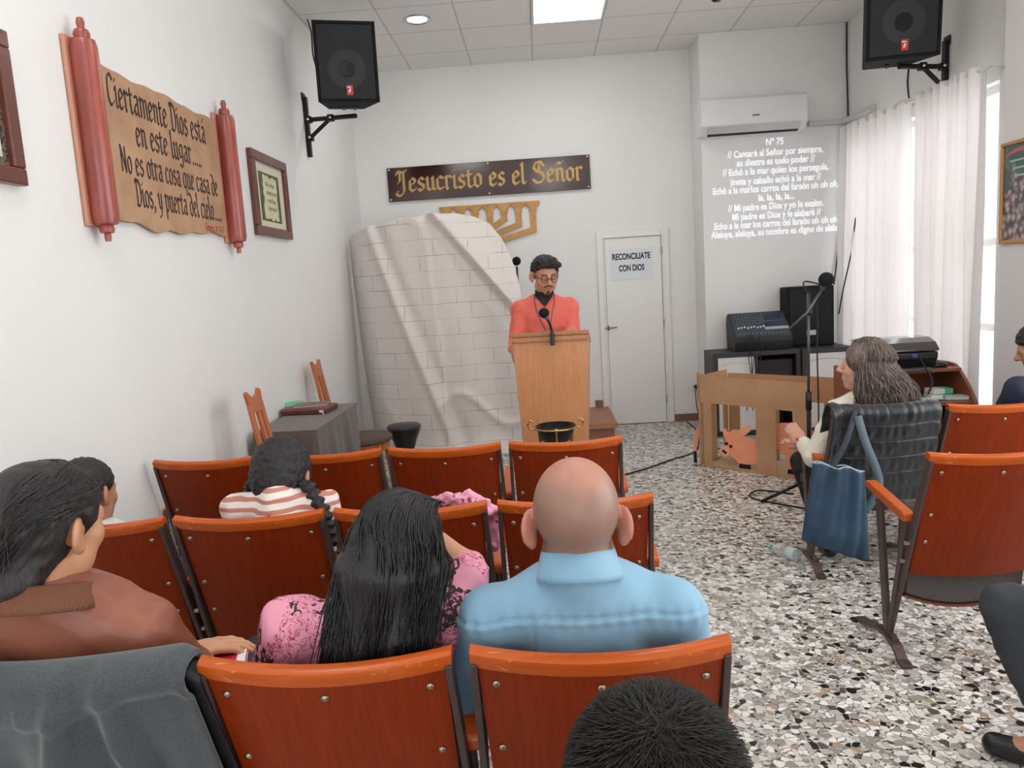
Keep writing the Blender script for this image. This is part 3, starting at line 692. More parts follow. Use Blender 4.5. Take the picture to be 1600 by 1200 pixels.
seat(XR+.22, R4-.22, 'orange theatre seat under the seated person with dark trousers at the lower right', GR, False, 'A')
# ------------------------------------------------------------------ platform, paper backdrop, lectern
plat_m = wood('platform_wood', (150, 98, 72), (168, 114, 84), sc=(1, 10, 10), rough=.5, coat=.1)
t = thing('stage_platform', 'low wooden stage platform on the floor behind the lectern', 'platform', (0, 0, 0))
PX0, PX1, PY0, PY1, PZ = -1.2, .655, 6.93, DY-.014, .20
MB().span((PX0, PY0+.02, PZ-.022), (PX1-.02, PY1, PZ)).build('top_boards', plat_m, t, bevel=.002)
MB().span((PX0+.02, PY0+.03, 0), (PX1-.03, PY1-.01, PZ-.022)).build('base', wood('platform_side', (128, 82, 58), (142, 94, 66), sc=(1, 10, 10), rough=.5, coat=.1), t)
edge_m = wood('platform_edge', (160, 104, 66), (178, 120, 78), sc=(10, 1, 10), rough=.45, coat=.15)
MB().span((PX0, PY0, PZ-.05), (PX1, PY0+.02, PZ+.004)).span((PX1-.02, PY0+.02, PZ-.05), (PX1, PY1, PZ+.004)).build('edge_strip', edge_m, t, bevel=.002)
# big sheet of paper with pencilled stones
pw = NT('brick_paper'); tc = pw.n('ShaderNodeUVMap'); nz = pw.noise(tc.outputs[0], 3, 3).outputs['Color']
va = pw.n('ShaderNodeVectorMath', {0: tc.outputs[0]}, operation='ADD'); vs_ = pw.n('ShaderNodeVectorMath', {0: nz, 'Scale': .035}, operation='SCALE'); pw.set(va.inputs[1], vs_)
br = pw.n('ShaderNodeTexBrick', {'Vector': va, 'Color1': (1, 1, 1, 1), 'Color2': (1, 1, 1, 1), 'Mortar': (0, 0, 0, 1), 'Scale': 1, 'Mortar Size': .0030, 'Mortar Smooth': .4, 'Brick Width': .30, 'Row Height': .142}, offset=.42, offset_frequency=2)
fade = pw.noise(tc.outputs[0], 4.5, 3).outputs[0]
k = pw.math('MULTIPLY', pw.math('SUBTRACT', 1.0, br.outputs[0]), pw.ramp(fade, [(.36, (.1, .1, .1, 1)), (.6, (.75, .75, .75, 1))]))
pw.p(Base_Color=pw.mix(k, lin((222, 214, 208)), lin((132, 122, 118))), Roughness=.7)
t = thing('paper_backdrop', 'tall white paper backdrop with pencilled stone blocks left of the lectern', 'paper backdrop', (0, 0, 0))
topz = [(-1.765, 2.04), (-1.60, 2.115), (-1.35, 2.15), (-1.06, 2.175), (-.80, 2.195), (-.56, 2.17), (-.42, 2.09), (-.32, 1.97), (-.25, 1.80), (-.20, 1.62), (-.165, 1.45)]
def interp(tab, x):
    for (a, b), (c, d) in zip(tab[:-1], tab[1:]):
        if x <= c: return b+(d-b)*max(0, (x-a)/(c-a))
    return tab[-1][1]
def bump1(x, c, w_): return math.exp(-((x-c)/w_)**2)
NU, NV = 110, 110; rows = []
for j in range(NV+1):
    v = j/NV; r = []
    for i in range(NU+1):
        u = i/NU; x = -1.768+(1.768-.165)*u; zt_ = interp(topz, x); z = .004+(zt_-.004)*v
        y = 6.80+.40*math.exp(-u*9)-.05*math.sin(u*3.1)
        y += .035*math.sin(9*u+1.2*math.sin(3*v))*(.4+.6*v)+.012*math.sin(23*u+5*v)
        xc = -.98+.10*(1-v)                                            # the join of two sheets: a sharp step running down
        y += .030*(1 if x > xc else 0)*(1-math.exp(-abs(x-xc)/.03)) if x > xc else -.012*math.exp(-(xc-x)/.08)
        dg = (x+.86)-(2.16-z)*.78                                         # diagonal fold from the top centre to the right edge
        y += -.075*bump1(dg, 0, .055)+.05*bump1(dg, -.11, .07)
        if dg > 0: y += min(.30, .55*dg)*max(0, min(1, (z-1.2)/.5))
        d2 = (x+1.45)-(1.9-z)*.34                                          # long fold on the left sheet
        y += -.05*bump1(d2, 0, .05)+.03*bump1(d2, .1, .06)
        d3 = (z-.42)-.16*math.sin(7*(x+1.0)); y += -.03*bump1(d3, 0, .05)*(1 if x > -.95 else .2)
        if z < .25: y -= (.25-z)**2*1.6                                    # runs out on the floor
        xo = x+(.10*(1-v)**2 if u < .3 else 0)*(1-u/.3)
        r.append(V((xo if u > .02 else x+.10*(1-v)**2, y, z+.006*math.sin(40*u)*(v > .97))))
    rows.append(r)
mb = MB().grid(rows); me = mb.mesh('paper_sheet'); uv = me.uv_layers.new(name='UVMap')
co = [(p.x, p.z) for r in rows for p in r]
for lp in me.loops: uv.data[lp.index].uv = co[lp.vertex_index]
o = link('paper_sheet', me, pw.m, t, True); md = o.modifiers.new('thick', 'SOLIDIFY'); md.thickness = .0025
tape = mat('masking_tape', (214, 206, 196), .5)
for a, b in ((640, 345),): p = at(a, b, y=6.70); MB().box((0, 0, 0), (.10, .004, .045), Ry(math.radians(24))).build('tape', tape, t).location = (p.x, 6.735, p.z)
lect_m = wood('lectern_beech', (186, 124, 80), (204, 142, 96), sc=(9, 9, 1), rough=.42, coat=.25, vs=5)
lect_d = wood('lectern_edge', (164, 104, 62), (182, 120, 74), sc=(9, 9, 1), rough=.42, coat=.25, vs=5)
LYF = 4.80
tl, tr_, bl, brr = at(799, 529, y=LYF), at(919, 521, y=LYF), at(815, 690, y=LYF), at(917, 682, y=LYF)
LCX = (tl.x+tr_.x)/2; lt = (tl.z+tr_.z)/2
t = thing('lectern', 'tapered beech wood lectern in front of the person in the salmon sweater', 'lectern', (LCX, LYF, 0), math.radians(-5))
def wd(z):                                                             # front half-widths at height z
    f = (lt-z)/(lt-(bl.z+brr.z)/2); top, bot = (tr_.x-tl.x)/2, (brr.x-bl.x)/2; return top+(bot-top)*f
h0, h1 = wd(.05), wd(lt)
MB().add([V((s*h, y, z-(.085 if y and z > 1 else 0))) for z, h, yd in ((.05, h0, .30), (lt, h1, .36)) for y in (0, yd) for s in (-1, 1)], [(0, 1, 5, 4), (2, 6, 7, 3), (0, 4, 6, 2), (1, 3, 7, 5), (0, 2, 3, 1), (4, 5, 7, 6)]).build('body', lect_m, t, bevel=.004)
MB().box((0, .17, .025), (h0*2+.05, .38, .05)).build('plinth', lect_d, t, bevel=.004)
MB().prism([(-h1-.004, y, z) for y, z in ((-.012, lt+.002), (-.012, lt+.030), (.38, lt-.063), (.38, lt-.088))], (2*h1+.008, 0, 0)).build('reading_top', lect_d, t, bevel=.004)
MB().box((0, -.008, lt-.028), (h1*2-.002, .012, .012)).build('front_moulding', lect_d, t, bevel=.003)
blk = mat('black_plastic', (22, 22, 23), .4); foam = mat('black_foam', (14, 14, 15), .95, bump=.6, bs=260); rubber = mat('black_rubber', (20, 20, 20), .6)
mc = at(850, 489, y=LYF-.09); mb0 = at(863, 528, y=LYF-.02)
g = thing('gooseneck_microphone', 'small black foam microphone on a bent arm clamped to the lectern front', 'microphone', (mb0.x, LYF-.02, mb0.z))
o0 = V((mb0.x, LYF-.02, mb0.z))
MB().box((0, -.018, -.008), (.03, .03, .075)).box((0, -.012, .035), (.02, .05, .03)).build('clamp', blk, g, bevel=.005)
MB().tube(catmull([V((0, -.02, .03)), V((-.008, -.035, .08)), V((-.025, -.06, .12)), mc-o0+V((.012, .0, -.03))], 5), .008, 8).build('arm', blk, g, smooth=True)
MB().tube([mc-o0+V((.022, .0, -.045)), mc-o0], [.012, .016], 10).build('mic_body', mat('mic_grey', (120, 122, 126), .35, .6), g, smooth=True)
MB().ball(mc-o0, .033, 16).build('foam_cap', foam, g, smooth=True)
# fire bowl standing before the lectern
bz = at(868, 664, y=4.42)
t = thing('fire_bowl', 'black bowl with gold rim and curled handles on a stand before the lectern', 'bowl', (bz.x, 4.42, 0))
zr = bz.z; rr = at(899, 660, y=4.42).x-bz.x
goldm = mat('gold_metal', (196, 160, 96), .25, 1)
MB().lathe([(rr*.35, zr-.115), (rr*.75, zr-.085), (rr*.98, zr-.012), (rr*1.0, zr), (rr*.93, zr), (rr*.70, zr-.06), (.002, zr-.085)], n=36).build('bowl', mat('black_iron', (34, 33, 33), .45, .6), t, smooth=True)
MB().tube([(rr*1.03*math.cos(a), rr*1.03*math.sin(a), zr-.012) for a in [i/40*2*math.pi for i in range(41)]], .006, 8).build('rim_ring', goldm, t, smooth=True)
for s in (-1, 1):
    MB().tube(catmull([(s*rr*1.0, 0, zr-.012), (s*rr*1.25, 0, zr-.02), (s*rr*1.38, 0, zr+.012), (s*rr*1.25, 0, zr+.032), (s*rr*1.12, 0, zr+.02)], 6), .006, 8).build('handle', goldm, t, smooth=True)
for k in range(3):
    a = -math.pi/2+k*2.094
    MB().tube(catmull([(rr*1.03*math.cos(a), rr*1.03*math.sin(a), zr), (rr*.9*math.cos(a), rr*.9*math.sin(a), zr-.12), (rr*.45*math.cos(a), rr*.45*math.sin(a), zr-.3), (rr*1.2*math.cos(a), rr*1.2*math.sin(a), .006)], 6), .008, 8).build('leg', goldm, t, smooth=True)
MB().ball((0, 0, zr-.065), rr*.72, 18, (1, 1, .35)).build('ash', mat('dark_ash', (84, 78, 72), .95, var=.4, vs=60, bump=1, bs=80), t, smooth=True)
# foam topped microphone peeping out behind the paper
pm = at(807, 408, y=7.15)
t = thing('hidden_microphone', 'black microphone foam showing past the right edge of the paper backdrop', 'microphone', (pm.x, 7.15, PZ))
MB().lathe([(.13, 0), (.13, .012), (.03, .025)], n=24).build('base', blk, t, smooth=True); MB().tube([(0, 0, .02), (0, 0, pm.z-PZ-.05)], .009, 8).build('pole', blk, t, smooth=True)
MB().ball((0, 0, pm.z-PZ), .042, 14).build('foam_cap', foam, t, smooth=True)
# ------------------------------------------------------------------ left side: slatted chairs, cloth-covered table, stool
ch_m = wood('orange_chair_wood', (168, 88, 42), (186, 102, 52), sc=(9, 9, 1), rough=.4, coat=.3); brown_pad = mat('brown_seat_pad', (92, 78, 68), .8, var=.08, vs=30, bump=.15, bs=200)
def slat_chair(name, label, x, y, lean):
    """wooden side chair whose back stands against the left wall and whose seat looks to +x"""
    t = thing(name, label, 'chair', (x, y, 0), 0, 'slatted wooden chairs by the left wall')
    zt_ = 1.02
    def bk(z): return -.16*(z-.45)*lean
    # back: waved head rail on two posts and a middle slat
    top = [(-.10, .03), (-.085, .045), (-.05, .018), (0, .0), (.05, .018), (.085, .045), (.10, .03)]
    pts = [V((bk(zt_+b), a, zt_+b)) for a, b in top]+[V((bk(zt_-.075), a, zt_-.075)) for a in (.085, 0, -.085)]
    MB().prism(pts, (.022, 0, 0)).build('head_rail', ch_m, t, bevel=.004)
    for y0_, y1_, w_ in ((-.075, -.085, .045), (0.01, .045, .035), (.075, .10, .045)):
        m = MB(); a, b = V((bk(zt_-.03)+.002, y0_, zt_-.03)), V((bk(.40)+.002, y1_, .40)); d = V((0, w_/2, 0)); m.prism([a-d, a+d, b+d, b-d], (.018, 0, 0)); m.build('slat', ch_m, t, bevel=.003)
    MB().lathe([(.001, .425), (.19, .425), (.205, .44), (.205, .462), (.185, .478), (.001, .482)], (.24, 0, 0), 28).build('seat', brown_pad, t, smooth=True, angle=60)
    MB().lathe([(.15, .37), (.18, .37), (.18, .424), (.15, .424)], (.24, 0, 0), 24).build('apron', ch_m, t)
    for sx, sy in ((.11, -.13), (.11, .13), (.37, -.12), (.37, .12)):
        MB().tube([(sx+(.03 if sx > .2 else -.05), sy*1.12, 0), (sx, sy, .42)], [.014, .02], 8).build('leg', ch_m, t, smooth=True)
    return t
p = at(361, 601, x=LX+.20); slat_chair('slatted_chair', 'slatted orange wood chair standing left of the cloth-covered table', LX+.30, 3.97, 1)
q = at(488, 565, x=LX+.14); ty1_ = at(549, 630, z=.76).y; slat_chair('slatted_chair', 'slatted orange wood chair with brown seat between the table and the paper backdrop', LX+.17, max(q.y, ty1_+.24), 1)
tz = .76
c_ = [at(403, 657, z=tz), at(503, 671, z=tz), at(549, 630, z=tz), at(440, 636, z=tz)]
tx0, tx1 = max(LX+.03, -1.74), (c_[1].x+c_[2].x)/2; ty0, ty1 = max(4.18, c_[1].y), c_[2].y
t = thing('side_table', 'small side table covered by the brown cloth, by the left wall', 'table', ((tx0+tx1)/2, (ty0+ty1)/2, 0))
wx, wy = (tx1-tx0)/2, (ty1-ty0)/2
MB().box((0, 0, tz-.022), (2*wx-.02, 2*wy-.02, .03)).build('tabletop', ch_m, t, bevel=.004)
for sx in (-1, 1):
    for sy in (-1, 1): MB().box((sx*(wx-.05), sy*(wy-.05), (tz-.037)/2), (.04, .04, tz-.037)).build('leg', ch_m, t)
rows = []
N = 30; per = []
for k in range(4*N):
    s_, f_ = divmod(k, N); f_ /= N; per.append([(-wx+2*wx*f_, -wy, 0, -1), (wx, -wy+2*wy*f_, 1, 0), (wx-2*wx*f_, wy, 0, 1), (-wx, wy-2*wy*f_, -1, 0)][s_])
for z in (tz+.001, tz-.01, tz-.10, tz-.22, tz-.36, tz-.52):
    dz = tz-z; r = []
    for k, (a, b, nx, ny) in enumerate(per):
        f_ = min(1, dz/.3)*(.016+.016*math.sin(k*.52)+.010*math.sin(k*1.13+1)); r.append(V((a+nx*(.004+f_)*(.5 if nx < 0 else 1), b+ny*(.004+f_), z)))
    rows.append(r)
m = MB().grid(rows, closed=True); n_ = len(per); m.add([V((0, 0, tz+.002))]+[p_ for p_ in rows[0]], [(0, 1+k, 1+(k+1) % n_) for k in range(n_)])
o = m.build('brown_tablecloth', NT('brown_cloth').p(Base_Color=lin((92, 78, 72)), Roughness=.85, Sheen_Weight=.2).m, None, smooth=False, angle=60); o.location = t.location
tag(o, 'dark brown cloth hanging over the side table by the left wall', 'tablecloth')
cc = at(484, 640, z=tz+.02)
bk_ = thing('zip_bible_case', 'reddish-brown zipped book case lying on the brown tablecloth', 'book case', (cc.x, cc.y, tz+.003), math.radians(-6))
mar = mat('red_brown_leather', (112, 56, 46), .45, var=.1, vs=30, bump=.1, bs=150)
MB().box((0, 0, .022), (.32, .23, .042)).build('cover', mar, bk_, bevel=.012, seg=3)
MB().box((0, 0, .022), (.326, .236, .006)).build('zip', mat('dark_zip', (52, 30, 28), .5), bk_, bevel=.002)
MB().box((.13, -.117, .02), (.03, .008, .018)).build('zip_pull', mat('pale_pull', (206, 186, 184), .5), bk_, bevel=.003)
MB().tube([(.14, -.12, .016), (.155, -.13, -.02), (.16, -.135, -.055)], .004, 6).build('bookmark_cord', mat('pale_pull', 0), bk_)
MB().lathe([(.004, 0), (.013, .008), (.012, .03), (.003, .036)], (.16, -.135, -.09), 10).build('tassel', mat('teal_tassel', (40, 140, 138), .6), bk_, smooth=True)
nb = thing('thin_notebook', 'thin pale notebook with dark cover on top of the zipped book case', 'notebook', (cc.x+.01, cc.y+.02, tz+.047), math.radians(10))
MB().box((0, 0, .004), (.22, .15, .007)).build('pages', mat('page_edges', (206, 196, 186), .7), nb); MB().box((0, 0, .009), (.225, .155, .003)).build('cover', mat('grey_cover', (120, 104, 98), .5), nb)
gc = at(456, 637, z=tz+.03)
gm = SDF()
for k in range(9): a = RNG.random(3)-.5; gm.ell((a[0]*.17, a[1]*.10, .028+.016*a[2]), (.06, .042, .028), k=.02)
o = gm.plane((0, 0, .001), (0, 0, -1)).build('green_cloth', mat('mint_cloth', (118, 184, 150), .85, var=.2, vs=30), None, .005, waves(4, 14, 90, .006, True))
o.location = (gc.x, gc.y+.03, tz+.003); tag(o, 'crumpled mint green cloth on the brown tablecloth behind the book case', 'cloth')
sp = at(631, 666, z=.44)
t = thing('black_stool', 'round black waisted stool standing before the paper backdrop', 'stool', (sp.x, sp.y, 0))
MB().lathe([(.115, 0), (.12, .02), (.085, .16), (.07, .24), (.10, .33), (.135, .41), (.135, .425), (.001, .425)], n=28).build('body', mat('black_lacquer', (20, 19, 20), .3), t, smooth=True, angle=50)
MB().lathe([(.138, .424), (.142, .436), (.132, .452), (.001, .458)], n=28).build('seat_pad', mat('black_vinyl', (46, 45, 48), .38), t, smooth=True)
# ------------------------------------------------------------------ loudspeakers on wall brackets
grille = mat('speaker_grille', (38, 38, 40), .75, var=.12, vs=180, bump=.4, bs=420); carpet = mat('speaker_carpet', (14, 14, 15), .9, bump=.4, bs=300)
red_b = mat('red_badge', (198, 52, 44), .4); white_b = mat('white_mark', (228, 226, 224), .5)
def loudspeaker(name, label, c, yaw, pitch, wd_, hg, dp):
    """c = middle of the front face; the cabinet narrows towards its back"""
    t = thing(name, label, 'loudspeaker', c); t.rotation_euler = (math.radians(pitch), 0, math.radians(yaw)); hw, hh = wd_/2, hg/2
    fr_ = [(-hw, 0, -hh), (hw, 0, -hh), (hw, 0, hh), (-hw, 0, hh)]; bk = [(-hw*.62, dp, -hh), (hw*.62, dp, -hh), (hw*.62, dp, hh*.98), (-hw*.62, dp, hh*.98)]
    MB().add(fr_+bk, [(0, 1, 2, 3), (4, 7, 6, 5), (0, 4, 5, 1), (1, 5, 6, 2), (2, 6, 7, 3), (3, 7, 4, 0)]).build('cabinet', carpet, t, bevel=.008)
    MB().box((0, -.006, 0), (wd_-.045, .010, hg-.045)).build('grille', grille, t, bevel=.003)
    rim = MB()
    for a, b in (((-hw, -.016, -hh), (-hw+.02, 0, hh)), ((hw-.02, -.016, -hh), (hw, 0, hh)), ((-hw+.02, -.016, -hh), (hw-.02, 0, -hh+.02)), ((-hw+.02, -.016, hh-.02), (hw-.02, 0, hh))): rim.span(a, b)
    rim.build('front_rim', carpet, t, bevel=.003)
    MB().lathe([(.135, 0), (.135, .0015), (.128, .0015), (.128, .0008), (.06, .0012), (.058, 0)], (0, -.0112, -hh*.18), 36, Rx(math.radians(90))).build('woofer', mat('woofer_grey', (50, 50, 52), .7), t, smooth=True, angle=30)
    MB().box((0, -.0125, hh*.62), (.16, .002, .09)).box((0, -.0135, hh*.62), (.07, .002, .05)).build('horn', mat('horn_black', (24, 24, 26), .6), t)
    MB().box((.01, -.0125, -hh*.70), (.045, .004, .07)).build('badge', red_b, t, bevel=.002)
    MB().box((.004, -.0150, -hh*.70+.02), (.028, .001, .008)).box((.008, -.0150, -hh*.70-.004), (.012, .001, .028), Ry(.4)).build('badge_mark', white_b, t)
    kn = MB()
    for s in (-.03, .05): kn.lathe([(.016, 0), (.016, .02), (.010, .026)], (s, dp*.55, -hh), 12, Rx(math.radians(180)))
    kn.build('corner_knob', mat('dull_metal', (92, 92, 92), .4, .8), t, smooth=True)
    return t
lc = at(541, 97, y=5.72); rc = at(1412, 22, y=5.30)
loudspeaker('loudspeaker', 'black loudspeaker hung high on the left wall above the framed text', lc, 17, 5, .445, .555, .36)
loudspeaker('loudspeaker', 'black loudspeaker hung high on the right wall above the curtain', rc, -6, 5, .465, .545, .36)
br_m = mat('black_steel', (18, 18, 19), .45, .4)
def bracket(label, x, sg, top, bot, arm, tip, low):
    t = thing('speaker_bracket', label, 'bracket', (x, top.y, bot.z)); o = V((x, top.y, bot.z)); m = MB(); yc = (top.y+bot.y)/2-top.y; h = top.z-bot.z
    m.span((.002*sg, yc-.022, 0), (.034*sg, yc+.022, h)).span((.0*sg, yc-.04, h-.03), (.012*sg, yc+.04, h+.03)); m.build('wall_rail', br_m, t, bevel=.003)
    a = V((x+.034*sg, top.y+yc, arm.z))-o; b = tip-o; c = V((x+.034*sg, top.y+yc, low.z))-o; d = a+(b-a)*.48
    MB().tube([a, b], .018, 8).build('arm', br_m, t); MB().tube([c, d], .016, 8).build('strut', br_m, t)
    k = MB()
    for q in (a, c, d): k.box(q, (.05, .05, .05))
    k.build('joint', br_m, t, bevel=.006)
    bl_ = MB()
    for q in (a, c, d): bl_.lathe([(.010, 0), (.010, .006), (.004, .008)], q+V((0, -.025, 0)), 10, Rx(math.radians(90)))
    bl_.build('bolt', chrome, t)
yb = 6.13
la = at(480, 185, y=yb); ll = at(488, 213, y=yb); tip = V((lc.x-.02, lc.y+.24, la.z+.03))
bracket('black steel bracket holding the loudspeaker on the left wall', LX, 1, at(470, 150, x=LX), at(484, 247, x=LX), la, at(556, 181, y=5.93), ll)
ra = at(1478, 101, y=5.62); rl = at(1474, 133, y=5.62)
bracket('black steel bracket holding the loudspeaker on the right wall', RX, -1, at(1487, 60, x=RX), at(1475, 138, x=RX), ra, at(1405, 104, y=5.5), rl)
black_c = mat('black_cable', (20, 20, 22), .5)
cable('loudspeaker_cable', [V((LX+.02, at(477, 22, x=LX+.02).y, at(477, 22, x=LX+.02).z)), at(486, 50, y=6.06), at(489, 85, y=6.02), at(497, 115, y=6.0)], .006, black_c, 'thin black cable from the ceiling to the left loudspeaker')
cable('loudspeaker_cable', [at(1420, 104, x=RX-.006), at(1418, 130, x=RX-.006), at(1421, 165, x=RX-.006), at(1419, 185, x=RX-.03)], .006, black_c, 'thin black cable hanging under the right loudspeaker onto the curtain')
# ------------------------------------------------------------------ curtains, rod, pipes and cables of the right corner
sheer = NT('sheer_curtain'); v_ = sheer.coord(); w_ = sheer.n('ShaderNodeTexWave', {'Vector': v_, 'Scale': 160, 'Distortion': .4}, bands_direction='Z')
df = sheer.n('ShaderNodeBsdfDiffuse', {'Color': lin((238, 234, 232))}); tl_ = sheer.n('ShaderNodeBsdfTranslucent', {'Color': lin((240, 234, 232))}); tp = sheer.n('ShaderNodeBsdfTransparent')
m1 = sheer.n('ShaderNodeMixShader', {0: .26, 1: df.outputs[0], 2: tl_.outputs[0]}); m2 = sheer.n('ShaderNodeMixShader', {0: .07, 1: m1.outputs[0], 2: tp.outputs[0]}); sheer.set(sheer.out.inputs[0], m2)
XCUR = RX-.105
rod_z = lambda y: 2.735+(7.28-y)*-.022
def curtain(label, ya, yb_, zb, seed, nf, gather):
    m = MB(); rows = []; N = 150; M_ = 40; r = random.Random(seed); ph = [r.uniform(0, 6.28) for _ in range(6)]
    for j in range(M_+1):
        v = j/M_; row = []
        for i in range(N+1):
            u = i/N; y = ya+(yb_-ya)*u; zt_ = rod_z(y); z = zt_+.03-(zt_+.03-zb)*v
            a = .030+.022*min(1, v*3); q = 2*math.pi*nf*(u+.03*math.sin(5*u+ph[0])*1.0)
            x = XCUR-a*math.sin(q+.5*math.sin(2.2*v+ph[1]))-.012*math.sin(2.3*q+ph[2])*(1-.6*v)-.02*math.sin(q*.31+ph[3])*v
            y += gather*(v**.5)*(u**4 if gather > 0 else (1-u)**4)+.02*math.sin(q+1.57)*.9+.03*v*math.sin(q*.5+ph[4])
            if abs(v-.03) < .012: x += .01*(x-XCUR)
            row.append(V((x, y, z)))
        rows.append(row)
    o = m.grid(rows).build('curtain', sheer.m, None, True, fixn=False); tag(o, label, 'curtain', 'white curtains at the right window'); return o
curtain('white sheer curtain panel nearer to the air conditioner wall', 7.26, 6.02, .16, 2, 8, .10)
curtain('white sheer curtain panel nearer to the flower picture', 5.90, 5.03, .16, 5, 7, -.09)
rod_m = mat('white_rod', (220, 219, 216), .4)
t = thing('curtain_rod', 'white curtain rod along the top of the white curtains', 'curtain rod', (XCUR, 7.3, 2.735))
MB().tube([(0, 0, 0), (0, -2.32, -.051)], .011, 10).build('rod', rod_m, t, smooth=True)
for y in (-.02, -1.16, -2.30): MB().tube([(0, y, y*.022), (RX-XCUR-.001, y, y*.022)], .008, 8).build('holder', rod_m, t)
p0, p1, p2 = at(1262, 194, y=CY-.03), at(1320, 192, y=CY-.03), at(1362, 186, x=RX-.04)
t = thing('pipe_cover', 'white pipe cover running from the air conditioner to the curtain', 'pipe', (0, 0, 0))
cvm = mat('pipe_cover_white', (206, 204, 200), .5, bump=.5, bs=30)
m = MB(); m.span((p0.x+.005, CY-.06, p0.z-.022), (RX-.002, CY-.004, p0.z+.022)).span((RX-.06, p2.y, p0.z-.022), (RX-.004, CY-.062, p0.z+.022)); m.build('cover', cvm, t, bevel=.008)
MB().tube([p2+V((0, .02, .0)), p2+V((-.03, -.06, .01))], .035, 10).build('wrapped_end', cvm, t, smooth=True)
cable('corner_cable', [at(1323, 34, x=RX-.012), at(1323, 100, x=RX-.012), at(1325, 180, x=RX-.012), at(1325, 200, y=CY-.075), at(1321, 290, y=CY-.02), at(1313, 360, y=CY-.02), at(1307, 410, y=CY-.03), at(1303, 445, y=CY-.04)], .007, black_c, 'black cable running down the wall corner right of the projected words')
cable('corner_cable', [at(1337, 340, x=RX-.13), at(1330, 395, x=RX-.15), at(1318, 450, x=RX-.2), at(1309, 500, y=7.0+.2+.08)], .006, black_c, 'thin black cable slanting in front of the curtain beside the shelf loudspeaker')
# ------------------------------------------------------------------ flower picture on the right pier
oak = mat('golden_frame_wood', (196, 142, 76), .4, var=.12, vs=30)
y0, y1 = 4.27, 4.865
t, hy, hz = wall_frame('flower_picture', 'golden framed picture of pale blossoms at the right edge of the photo', 'framed picture', y0, y1, 1.597, 2.20, .022, .022, RX-.075, -1, oak)
fl = NT('blossom_print'); v_ = fl.coord(); s_ = fl.n('ShaderNodeSeparateXYZ', {0: v_}); vo = fl.n('ShaderNodeTexVoronoi', {'Vector': v_, 'Scale': 26}); n1 = fl.noise(v_, 9, 5).outputs[0]
msk = fl.math('GREATER_THAN', fl.math('SUBTRACT', fl.math('MULTIPLY', n1, .9), s_.outputs[2]), .42)
petal = fl.ramp(vo.outputs['Distance'], [(.1, lin((214, 200, 196))), (.45, lin((164, 142, 140))), (.75, lin((84, 78, 80)))])
fl.p(Base_Color=fl.mix(msk, fl.mix(fl.ramp(n1, [(.5, (0, 0, 0, 1)), (.62, (1, 1, 1, 1))]), lin((74, 96, 94)), lin((112, 118, 108))), petal), Roughness=.3)
MB().span((-.010, -hy, -hz), (-.004, hy, hz)).build('print', fl.m, t)
tx = mat('print_text', (150, 200, 190), .5)
m = MB()
for k, (a, b) in enumerate(((.02, .22), (.06, .24), (.08, .24))): m.span((-.0112, hy-.04-b, hz-.10-.045*k), (-.0104, hy-.04-a, hz-.088-.045*k))
m.build('printed_lines', tx, t)
MB().prism([(-.0104, hy-.02-.3*u, hz-.055+.035*math.sin(math.pi*u)) for u in [i/10 for i in range(11)]]+[(-.0104, hy-.02-.3*u, hz-.065+.02*math.sin(math.pi*u)) for u in [1-i/10 for i in range(11)]], (-.0008, 0, 0)).build('printed_arc', mat('print_coral', (196, 110, 96), .5), t)
# ------------------------------------------------------------------ shelf units, mixer, loudspeaker
dk = mat('black_brown_shelf', (52, 50, 51), .5, var=.08, vs=20); wdoor = mat('white_shelf_door', (226, 224, 222), .35); inner = mat('dark_cloth_box', (48, 42, 44), .8, var=.2, vs=30)
SY, ST = 7.0, .785
sx0 = at(1114, 556, y=SY).x; W2 = .80
def cube_unit(label, x, cols, fills, w_, sy):
    t = thing('cube_shelf', label, 'shelf', (x, sy, 0), group='black cube shelves'); th, tm = .042, .022; n = cols; cw = (w_-2*th-(n-1)*tm)/n; ch = (ST-2*th-tm)/2; m = MB()
    m.span((0, 0, ST-th), (w_, .39, ST)).span((0, 0, 0), (w_, .39, th)).span((0, 0, th), (th, .39, ST-th)).span((w_-th, 0, th), (w_, .39, ST-th)).span((th, .002, th+ch), (w_-th, .388, th+ch+tm))
    for k in range(1, n): m.span((th+k*cw+(k-1)*tm, .003, th), (th+k*(cw+tm), .387, th+ch)).span((th+k*cw+(k-1)*tm, .003, th+ch+tm), (th+k*(cw+tm), .387, ST-th))
    m.span((th, .37, th), (w_-th, .38, ST-th))
    m.build('carcass', dk, t, bevel=.0015)
    for k in range(n):
        for r in range(2):
            x_ = th+k*(cw+tm); z_ = th+r*(ch+tm)
            f = fills[r][k]
            if f == 'd':
                d = MB().span((x_+.004, .012, z_+.004), (x_+cw-.004, .03, z_+ch-.004)).build('door', wdoor, t, bevel=.004)
                MB().prism([(x_+.03+(cw-.06)*u, .012, z_+ch-.075+.022*math.sin(math.pi*u)) for u in [i/12 for i in range(13)]]+[(x_+.03+(cw-.06)*u, .012, z_+ch-.079+.022*math.sin(math.pi*u)) for u in [1-i/12 for i in range(13)]], (0, -.003, 0)).build('panel_line', mat('panel_shade', (176, 174, 172), .5), d)
            elif f == 'b': MB().span((x_+.015, .05, z_+.002), (x_+cw-.015, .36, z_+ch-.05)).build('fabric_box', inner, t, bevel=.012)
    return t
cube_unit('black cube shelf with white doors under the mixer', sx0, 2, (('d', ''), ('d', 'b')), W2, SY)
cube_unit('black cube shelf with white door under the black loudspeaker', sx0+W2+.004, 1, (('d',), ('d',)), .45, SY-.03)
m0, m1 = at(1152, 545, y=SY+.06), at(1236, 541, y=SY+.06); mxx = (m0.x+m1.x)/2-.01; mw = .53
